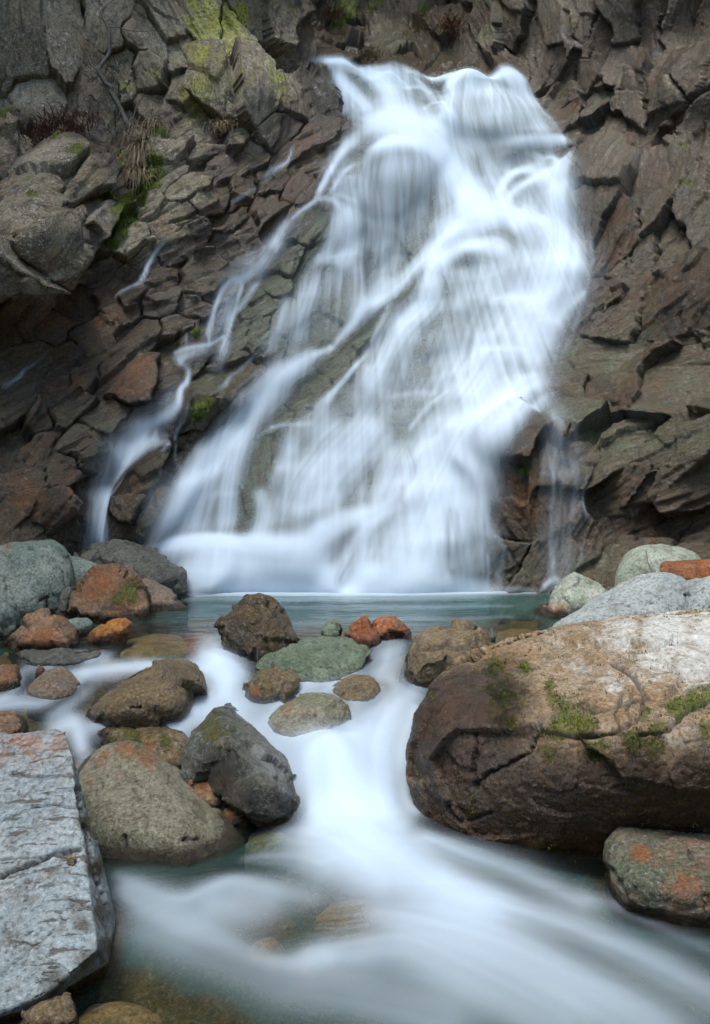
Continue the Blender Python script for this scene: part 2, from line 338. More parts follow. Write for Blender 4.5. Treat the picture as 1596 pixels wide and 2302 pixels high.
# joints: hand placed block centres  (sighting x, y, how far the block stands proud, joint angle in degrees)
SEEDS = [
 (55,110,.08,100),(150,110,.02,100),(90,225,-.03,100),(200,160,-.02,100),(250,60,.03,80),(320,90,.05,120),(370,50,.08,118),(420,130,.02,118),(330,170,.06,120),
 (470,70,.10,118),(520,100,.12,115),(560,40,.05,100),(620,70,.18,90),(660,110,.05,90),(600,140,-.1,90),(290,160,-.05,110),
 (470,200,.22,95),(560,215,.32,100),(625,235,.18,110),(690,225,.08,75),(735,235,.02,90),(405,210,.02,60),(375,260,.0,60),(420,270,-.06,30),(230,220,-.05,90),(340,230,-.05,80),(300,280,-.1,80),
 (20,340,.04,80),(58,320,.0,80),(100,300,-.12,20),(170,300,-.15,20),(120,400,.26,25),(60,440,.12,30),(190,420,.14,60),(205,490,.05,70),(30,510,.15,30),(100,560,.34,50),(40,610,.36,60),(150,570,.08,70),(60,700,.05,60),
 (250,360,-.12,80),(290,440,-.16,70),(300,330,-.08,90),(395,340,.1,40),(420,310,.02,40),(470,330,.04,35),(430,420,.08,35),(360,400,.02,40),(330,480,.08,35),(290,540,.05,40),(380,500,.04,35),(400,560,.02,35),(480,440,.02,35),(490,380,.0,40),(560,360,.02,40),(545,420,-.04,40),(620,310,.08,60),(640,350,.02,50),(610,400,.02,50),(700,320,.06,30),(700,370,.0,30),(670,430,.05,60),(600,470,.0,45),(540,500,-.03,40),(520,560,-.02,30),(640,500,-.04,45),
 (690,520,.2,60),(650,590,.1,50),(690,610,.05,60),(620,640,.05,45),(580,690,.03,40),(640,720,.02,50),(560,740,.06,40),(600,780,.03,35),
 (430,610,.06,25),(480,660,.03,25),(440,690,.0,25),(390,620,-.04,30),(230,600,-.1,40),(300,600,-.06,40),(250,650,-.05,40),(180,680,-.12,50),(130,720,-.1,45),
 (280,700,.08,30),(360,690,.06,30),(400,730,.02,30),(320,750,.03,30),(220,740,.03,35),(420,770,.0,30),(500,730,-.04,40),
 (320,860,.14,35),(250,830,.03,35),(200,850,.06,40),(205,800,.0,40),(140,810,.02,40),(70,820,.03,40),(30,870,.05,40),(130,880,.04,40),(140,930,.10,38),(240,950,.08,38),(190,990,.05,38),(80,960,.04,40),(40,990,-.16,60),(75,1010,.02,60),(20,920,.0,40),(300,970,.0,40),
 (60,1080,.05,20),(150,1060,.06,20),(200,1040,.04,25),(30,1150,.04,60),(110,1150,.06,60),(155,1190,.05,80),(60,1200,.03,70),(200,1120,-.06,90),(180,1180,-.04,90),
 (330,1080,.14,50),(300,1150,.16,50),(350,1150,.1,50),(270,1190,.06,50),(440,930,.14,60),(430,1000,.08,60),(400,1050,.05,60),(470,860,.02,30),(400,840,.02,20),(530,830,.02,35),(480,980,.05,50),
 (1370,390,.2,62),(1330,470,.08,62),(1430,430,.07,62),(1350,540,.05,60),(1420,520,.05,60),(1470,480,.08,60),(1500,400,.02,55),(1560,400,.03,60),(1570,480,.06,60),(1510,540,-.03,60),(1450,580,.04,50),(1380,610,.04,45),(1540,580,.02,60),(1580,650,.34,65),
 (1340,680,.03,30),(1420,690,.02,40),(1480,660,.03,40),(1520,690,-.06,30),(1460,730,.02,20),(1400,750,.02,15),(1320,750,.02,12),(1530,760,.03,15),(1590,760,.05,50),(1300,820,.03,12),(1400,810,.02,12),(1480,820,.03,12),(1560,860,.04,12),(1440,880,.04,12),(1350,880,.03,12),(1270,890,.03,15),(1520,930,.04,12),(1580,960,.04,15),(1420,940,.03,12),(1330,960,.04,12),(1240,950,.06,20),
 (1170,1000,.22,25),(1140,1080,.0,100),(1160,1160,.02,120),(1220,1050,.04,90),(1230,1150,.0,90),(1300,1040,.02,30),(1310,1130,-.02,80),(1390,1020,.05,20),(1470,1010,.06,18),(1550,1030,.06,18),(1400,1100,.03,40),(1480,1090,.07,25),(1560,1110,.08,25),(1410,1170,-.05,30),(1480,1190,-.12,15),(1560,1200,-.1,15),(1140,1250,.03,40),(1210,1260,.02,60),(1300,1240,.02,60),(1380,1250,.1,10),(1480,1250,.12,10),(1570,1260,.12,10),
 (1110,90,.15,95),(1160,60,.1,110),(1200,110,.0,100),(1150,150,.08,100),(1260,70,.12,95),(1240,140,.06,60),(1300,30,.05,95),(1340,110,.0,70),(1310,170,.06,60),(1390,150,.04,80),(1400,50,.08,95),(1460,80,-.08,95),(1530,70,.02,80),(1580,40,.05,80),(1440,180,.05,85),(1420,260,.03,85),(1500,170,.02,60),(1560,190,.1,60),(1510,240,.08,60),(1585,280,.12,65),(1545,270,.02,60),(1340,230,.03,50),(1280,260,.02,30),(1250,210,.0,40),(1330,290,.0,20),(1390,280,.0,30),(1480,310,.03,20),(1540,340,.0,50),
 (700,20,-.2,90),(730,90,.02,70),(770,30,.0,80),(800,90,.12,80),(830,30,.05,90),(850,70,.15,95),(870,115,.12,10),(900,40,.1,95),(925,90,.1,95),(950,30,-.1,90),(960,110,.06,80),(990,60,.05,90),(1020,30,-.1,90),(1030,110,-.05,95),(1070,60,-.08,95),(905,140,.05,60),(1000,150,.0,80),(1060,150,.03,80),(840,140,.0,60),(760,120,.02,40),(780,70,-.05,60),
 (900,450,.02,90),(1000,800,.02,20),(800,900,.04,15),(700,850,.08,30),(1150,500,.05,90),(1100,700,.04,10),(900,1050,.03,15),(650,1050,.0,15),(585,1050,.12,95),(500,1150,.03,10),(1000,1150,.04,20),(760,660,.12,90),(1000,600,.05,10),(850,760,.05,35),(940,740,.0,10),(1050,900,.03,15),(800,1230,.05,20),(950,1250,.04,20),(1080,400,-.05,90),(1170,470,-.03,60),(950,520,-.05,90),(880,620,-.03,60),(740,980,.04,10),(880,300,.05,0),(1080,250,.08,0),(950,230,.06,20),(460,1250,.05,0),(620,1280,.05,0),(980,230,.1,20),(1190,350,.0,10),(690,760,.0,20),(560,960,.0,40),(1180,800,.03,5),(1180,680,.04,5),
]
_q = random.Random(2); SEEDS = [s for s in SEEDS if not (s[0] > 1300 and s[1] > 320 and _q.random() < .55)]
sxy, _ = on_wall([(s[0], s[1]) for s in SEEDS])
seeds = [(p[0], p[1], s[2], math.radians(s[3])) for p, s in zip(sxy, SEEDS)]
r_ = random.Random(3)
for _ in range(34):                                   # blocks beyond the edges of the view
    sx = r_.choice((-1, 1)); X = sx * r_.uniform(4.3, 6.5); Z = r_.uniform(.5, 9.5)
    seeds.append((X, Z, r_.uniform(-.1, .15), math.radians(r_.choice((20, 35, 60, 100)))))
for _ in range(10): seeds.append((r_.uniform(-4, 4), r_.uniform(9.6, 11), r_.uniform(-.1, .1), math.radians(90)))

WX = XX + .055 * fbm(XX * 1.6, ZZ * 1.6, 3.3, 3) + .03 * noise3(XX * 7, ZZ * 7, 1.0)
WZ = ZZ + .055 * fbm(XX * 1.6 + 40, ZZ * 1.6, 8.3, 3) + .03 * noise3(XX * 7, ZZ * 7, 5.0)
B1 = np.full(XX.shape, 1e3); B2 = B1.copy(); ID = np.zeros(XX.shape, np.int32)
for k, (sx, sz, so, sa) in enumerate(seeds):
    dx = WX - sx; dz = WZ - sz; c, s = math.cos(sa), math.sin(sa)
    u = dx * c + dz * s; v = (-dx * s + dz * c) * (2.3 if sx > 1.9 and sz > 1.2 else 1.7)
    d = np.maximum(np.abs(u), np.abs(v)) * .55 + np.sqrt(u * u + v * v) * .45
    n = d < B1
    B2 = np.where(n, B1, np.minimum(B2, d)); ID[n] = k; B1 = np.where(n, d, B1)
EDGE = (B2 - B1)
rr = np.random.RandomState(11); K = len(seeds)
s_off = np.array([s[2] for s in seeds]); s_ang = np.array([s[3] for s in seeds])
s_tx = rr.uniform(-.36, .36, K); s_tz = rr.uniform(-.20, .36, K); s_x = np.array([s[0] for s in seeds]); s_z = np.array([s[1] for s in seeds])
ang = s_ang[ID]
LU = XX * np.cos(ang) + ZZ * np.sin(ang); LV = -XX * np.sin(ang) + ZZ * np.cos(ang)

def blobs(lst, X, Z, aspect=1.0):
    P, Y = on_wall([(b[0], b[1]) for b in lst]); out = np.zeros(X.shape, np.float32)
    for (x, z), y, b in zip(P, Y, lst):
        r = b[2] / FP * y; k = b[3] if len(b) > 3 else 1.0
        d2 = ((X - x) / r) ** 2 + ((Z - z) / (r * aspect)) ** 2
        m = d2 < 6
        out[m] = np.maximum(out[m], k * np.exp(-d2[m] * .7))
    return out

# where the falls run
FALL_P = [(690,145),(735,185),(765,235),(785,290),(750,340),(720,400),(698,470),(660,490),(600,580),(520,640),(480,700),(465,790),(500,830),(640,790),(600,820),(560,870),(510,930),(460,1000),(420,1060),(380,1110),(345,1180),(330,1225),(300,1230),(300,1250),(415,1290),(415,1345),(1230,1345),(1100,1320),(1095,1200),(1098,1100),(1110,1020),(1150,970),(1190,920),(1235,860),(1255,760),(1300,690),(1315,630),(1300,540),(1295,450),(1310,350),(1260,310),(1235,260),(1200,215),(1130,185),(1050,200),(990,190),(940,185),(870,160),(780,145)]
fp, _ = on_wall(FALL_P)
FALLM = blur(in_poly(XX, ZZ, [tuple(p) for p in fp]).astype(float), 10, 10)

D = s_off[ID] * 1.25 + s_tx[ID] * np.clip(XX - s_x[ID], -.6, .6) + s_tz[ID] * np.clip(ZZ - s_z[ID], -.6, .6)
crk = np.exp(-(EDGE / .016) ** 2)
crkw = sstep(-.15, .4, noise3(XX * 1.9, ZZ * 1.9, 7.7))
D = D * (1 - .60 * FALLM) - crk * (.006 + .13 * crkw) * (1 - .6 * FALLM)
h1, e1 = facets(LU * .95 + .16 * fbm(XX * 2, ZZ * 2, 2., 3), LV * 2.5 + .16 * fbm(XX * 2, ZZ * 2, 6., 3), Y0 * .8)
k1 = sstep(-.35, .3, noise3(XX * .8, ZZ * .8, 12.))
CALM = 1 - .80 * blobs([(1480,420,80),(1560,520,70,.8),(1330,560,60),(1430,640,70,.8),(1390,720,70,.8),(240,720,60,.7),(450,640,60,.6),(300,1100,70,.6),(250,80,80),(200,190,60,.7),(1330,170,70,.6),(1560,100,70,.6),(60,100,110),(160,110,90),(330,110,80),(480,80,70),(620,70,50),(470,215,60),(570,220,50),(110,420,60,.6),(60,560,70,.5),(310,860,70),(240,950,40,.7),(140,930,40,.7),(1380,430,70),(1440,480,70,.8),(1400,800,90,.8),(1500,860,90,.7),(1350,930,80,.8),(1480,980,90,.7),(1120,100,60),(1260,70,60),(1400,80,50,.8),(1200,1150,70,.8),(1450,1250,120)], XX, ZZ)
h2, e2 = facets(LU * 2.6 + .12 * noise3(XX * 9, ZZ * 9, 2.), LV * 7.5 + .12 * noise3(XX * 9, ZZ * 9, 4.), Y0 * 1.5)
D += (h1 * .17 - .012 * np.exp(-(e1 / .02) ** 2) * k1) * (.35 + .65 * k1) * CALM * (1 - .60 * FALLM)
rough_here = .5 + .5 * sstep(-.4, .4, noise3(XX * .9, ZZ * .9, 2.2))
D += h2 * .042 * rough_here * (.3 + .7 * CALM)
D += .015 * fbm(LU * 1.6, LV * 15, Y0 * 2, 4, .6) + .006 * noise3(LU * 7, LV * 46, 1.5) + .006 * fbm(XX * 18, ZZ * 18, Y0 * 10, 2, .6)
POS = np.stack([XX, Y0, ZZ], -1) + nrm * D[..., None]

# stains painted on the wall as soft blobs at their place (sighting x, y, radius)
MOSS = blobs([(300,455,30),(325,415,28),(345,385,22),(275,490,26),(262,525,20),(250,550,14),(270,420,22,.8),(180,345,22,.8),(160,400,14,.7),(130,360,16,.6),(200,350,16,.7),(270,340,20,.7),(320,325,14,.7),(8,265,16),(15,240,12,.8),(350,300,14,.8),(365,300,10),(440,920,18),(455,910,10),(75,475,12,.6),(440,745,14,.7),(1175,1055,12,.8),(700,15,20,.8),(770,40,18,.8),(800,60,12,.7),(850,10,16,.5),(960,20,20,.6),(1000,80,12,.5),(1060,10,20,.6),(900,125,12,.5),(840,60,10,.5),(250,300,12,.5),(1290,60,10,.35),(1545,345,10,.6),(1560,430,12,.5),(1430,470,12,.35),(420,215,14,.5),(430,255,10,.5)], XX, ZZ)
LICH = blobs([(500,70,46,.95),(460,110,34,.9),(535,60,26,.8),(470,215,50,.55),(590,215,34,.6),(620,30,24,.4),(440,60,22),(455,100,20),(470,30,22),(480,110,18),(500,140,20),(515,60,24),(520,110,24),(540,30,16),(545,120,12,.8),(440,20,16),(600,205,14,.9),(595,235,10,.8),(470,180,30,.6),(440,230,30,.55),(400,140,20,.4),(350,170,16,.5),(285,190,20,.5),(430,270,20,.5),(780,10,30,.6),(830,20,20,.4),(1100,90,24,.25)], XX, ZZ)
DRY = blobs([(100,100,150),(300,120,150),(500,80,150),(600,210,60),(470,220,90),(20,320,50),(100,430,90),(30,560,90),(170,460,60),(400,340,60),(350,450,70),(300,540,60),(440,310,40),(430,430,50),(560,300,50),(1130,80,70,.45),(850,80,60,.55),(930,70,60,.55),(1300,60,60,.25),(1560,180,50,.4),(380,520,60,.8)], XX, ZZ)
RUST = blobs([(310,860,60,.8),(170,870,40,.6),(240,720,60,.7),(340,640,40,.5),(450,650,40,.45),(560,450,50,.6),(640,560,40,.7),(690,350,60,.6),(650,400,40,.5),(100,700,60,.6),(1180,1130,60,.9),(1260,1130,60,.7),(1150,1080,30,.8),(1300,1200,70,.5),(90,990,40,.6),(160,1100,60,.6),(60,1130,60,.6),(440,980,30,.5),(1480,330,50,.5),(1440,640,70,.4),(1330,370,30,.6),(1500,900,90,.4),(1400,1120,60,.5),(300,1100,60,.4),(150,280,40,.6),(110,330,40,.7),(490,470,40,.6),(1060,60,20,.5),(560,40,20,.4),(330,600,40,.5),(1010,50,24,.6)], XX, ZZ)
GREEN = blobs([(1300,800,70,.6),(1400,820,80,.6),(1250,950,50,.8),(1330,960,60,.7),(1480,980,80,.6),(1550,870,70,.6),(1390,1000,60,.7),(180,970,60,.6),(240,1000,50,.7),(100,1050,50,.5),(430,640,50,.6),(340,1060,50,.5),(400,830,50,.5),(470,850,60,.6),(1290,1300,60,.7),(1180,1280,50,.6),(1380,1260,60,.6),(870,115,60,.6),(980,140,60,.5),(1110,100,60,.5),(1350,220,80,.5),(1160,200,60,.5),(560,830,50,.5),(1480,440,60,.3),(1580,1000,80,.6),(30,1000,40,.4),(300,170,60,.3)], XX, ZZ)
GREEN = np.maximum(GREEN, .75 * FALLM); RUST = RUST * (1 - FALLM)
WET = np.clip(1.15 - 1.25 * DRY, 0, 1)
MOSSD = sstep(.35, .8, MOSS + .35 * fbm(XX * 6, ZZ * 6, 1.1, 3))
POS += nrm * (MOSSD * (.03 + .02 * np.abs(noise3(XX * 16, ZZ * 16, 3.))))[..., None]

def cliff_mat():
    m = NT('cliff_rock')
    rc = m.attr('rc', True); co = m.n('ShaderNodeTexCoord').outputs['Object']
    rnd = m.n('ShaderNodeObjectInfo').outputs['Random']
    wet, moss, rust, lich, green = (m.attr(a) for a in ('wet', 'moss', 'rust', 'lich', 'green'))
    big = m.noise(co, 1.5, 6, .66, .6); mid = m.noise(co, 6, 8, .74, .4); fine = m.noise(co, 30, 6, .8)
    fol = m.noise(m.scale(rc, (3.0, 22, 3.0)), 1.0, 8, .76, .3)
    folf = m.noise(m.scale(rc, (9, 70, 9)), 1.0, 5, .75)
    grain = m.noise(co, 75, 4, .78)
    dry = m.mix(m.ramp(big, .42, .58), (.265, .195, .105), (.275, .245, .145))
    dry = m.mix(m.ramp(mid, .46, .60), dry, (.120, .090, .048))
    dry = m.mix(m.math('MULTIPLY', m.ramp(rnd, .1, .9), .5), dry, (.36, .32, .225))
    wetc = m.mix(m.ramp(big, .42, .58), (.080, .037, .008), (.100, .069, .023))
    wetc = m.mix(m.ramp(mid, .46, .60), wetc, (.036, .024, .009))
    wetc = m.mix(m.math('MULTIPLY', m.ramp(rnd, .2, 1.), .55), wetc, (.118, .095, .053))
    w2 = m.ramp(m.math('ADD', wet, m.math('MULTIPLY', m.math('SUBTRACT', mid, .5), 1.4)), .2, .8)
    col = m.mix(w2, dry, wetc)
    col = m.mix(m.math('MULTIPLY', m.ramp(fol, .50, .62), .7), col, m.mix(1.0, col, (.28, .25, .22), 'MULTIPLY'))
    g2 = m.ramp(m.math('ADD', green, m.math('MULTIPLY', m.math('SUBTRACT', fol, .5), 1.9)), .30, .95)
    col = m.mix(m.math('MULTIPLY', g2, .8), col, m.mix(m.ramp(mid, .35, .65), (.058, .078, .022), (.155, .195, .098)))
    r2 = m.ramp(m.math('ADD', rust, m.math('MULTIPLY', m.math('SUBTRACT', m.noise(co, 5, 8, .78), .5), 2.2)), .30, 1.0)
    col = m.mix(m.math('MULTIPLY', r2, .8), col, m.mix(m.ramp(fine, .35, .65), (.105, .036, .006), (.26, .100, .018)))
    l2 = m.ramp(m.math('ADD', lich, m.math('MULTIPLY', m.math('SUBTRACT', m.noise(m.scale(rc, (2, 9, 2)), 1.0, 8, .76), .5), 2.0)), .20, .75)
    col = m.mix(m.math('MULTIPLY', l2, .9), col, m.mix(m.ramp(fine, .35, .65), (.16, .165, .012), (.44, .47, .045)))
    col = m.mix(m.math('MULTIPLY', m.ramp(fine, .49, .38), .8), col, m.mix(1.0, col, (.25, .22, .20), 'MULTIPLY'))
    dryk = m.math('SUBTRACT', 1.0, m.math('MULTIPLY', w2, .8))
    fl = m.math('MULTIPLY', m.ramp(m.noise(co, 24, 8, .85), .52, .60), dryk)
    fl = m.math('MULTIPLY', fl, m.ramp(m.noise(co, 2.2, 5, .65), .42, .57))
    col = m.mix(m.math('MULTIPLY', fl, .9), col, (.62, .60, .52))
    gl = m.math('MULTIPLY', m.ramp(grain, .54, .64), m.math('ADD', .05, m.math('MULTIPLY', dryk, .6)))
    col = m.mix(gl, col, (.48, .44, .37))
    mo = m.ramp(m.math('ADD', moss, m.math('MULTIPLY', m.math('SUBTRACT', m.noise(co, 10, 8, .8), .5), 2.0)), .26, .62)
    col = m.mix(m.math('MULTIPLY', mo, .95), col, m.mix(m.ramp(m.noise(co, 60, 4, .75), .35, .65), (.030, .045, .004), (.19, .26, .012)))
    ro = m.math('ADD', m.math('SUBTRACT', .80, m.math('MULTIPLY', w2, .42)), m.math('MULTIPLY', m.math('SUBTRACT', fine, .5), .4))
    ro = m.math('ADD', ro, m.math('MULTIPLY', mo, .3), True)
    h = m.math('ADD', m.math('MULTIPLY', fol, 1.3), m.math('ADD', m.math('MULTIPLY', folf, .6), m.math('ADD', m.math('MULTIPLY', mid, 1.1), m.math('MULTIPLY', fine, .9))))
    h = m.math('ADD', h, m.math('MULTIPLY', m.math('MULTIPLY', mo, grain), .7))
    n = m.bump(h, 1.0, .042)
    pb = m.n('ShaderNodeBsdfPrincipled'); m.set(pb, 'Base Color', col); m.set(pb, 'Roughness', ro); m.set(pb, 'Normal', n)
    m.set(pb, 'Coat Weight', m.math('MULTIPLY', w2, m.math('SUBTRACT', .5, mo, True))); pb.inputs['Coat Roughness'].default_value = .16; pb.inputs['Coat IOR'].default_value = 1.4
    m.set(pb, 'Coat Normal', m.bump(m.math('ADD', fol, m.math('MULTIPLY', mid, .6)), 1.0, .022))
    return m.done(pb.outputs[0])
M_CLIFF = cliff_mat()

_shape = XX.shape
Vc = POS.reshape(-1, 3); Fc = grid_faces(*_shape)
Fc = Fc[:, ::-1]
At = {'rc': np.stack([LU, LV, Y0], -1).reshape(-1, 3), 'wet': WET.ravel(), 'moss': MOSS.ravel(), 'rust': RUST.ravel(), 'lich': LICH.ravel(), 'green': GREEN.ravel()}
At = {k: a.astype(np.float32) for k, a in At.items()}
fid = ID.ravel()[Fc[:, 0]]
inner = np.zeros(_shape, bool); inner[FINE] = True
fin = inner.ravel()[Fc].all(1)
order = np.argsort(np.where(fin, fid, K), kind='stable'); key = np.where(fin, fid, K)[order]
starts = np.searchsorted(key, np.arange(K + 2))
v, f, a = sub_mesh(Vc, Fc[order[starts[K]:]], At)
cliff = link('cliff', np_mesh('cliff', v, f, a), M_CLIFF); tag(cliff, 'broken brown and grey rock gorge wall around the waterfall', kind='structure')
for k in range(K):
    idx = order[starts[k]:starts[k + 1]]
    if len(idx) < 30: continue
    v, f, a = sub_mesh(Vc, Fc[idx], At)
    c = v.mean(0)
    o = link('rock_block', np_mesh('rock_block', v, f, a), M_CLIFF, cliff)
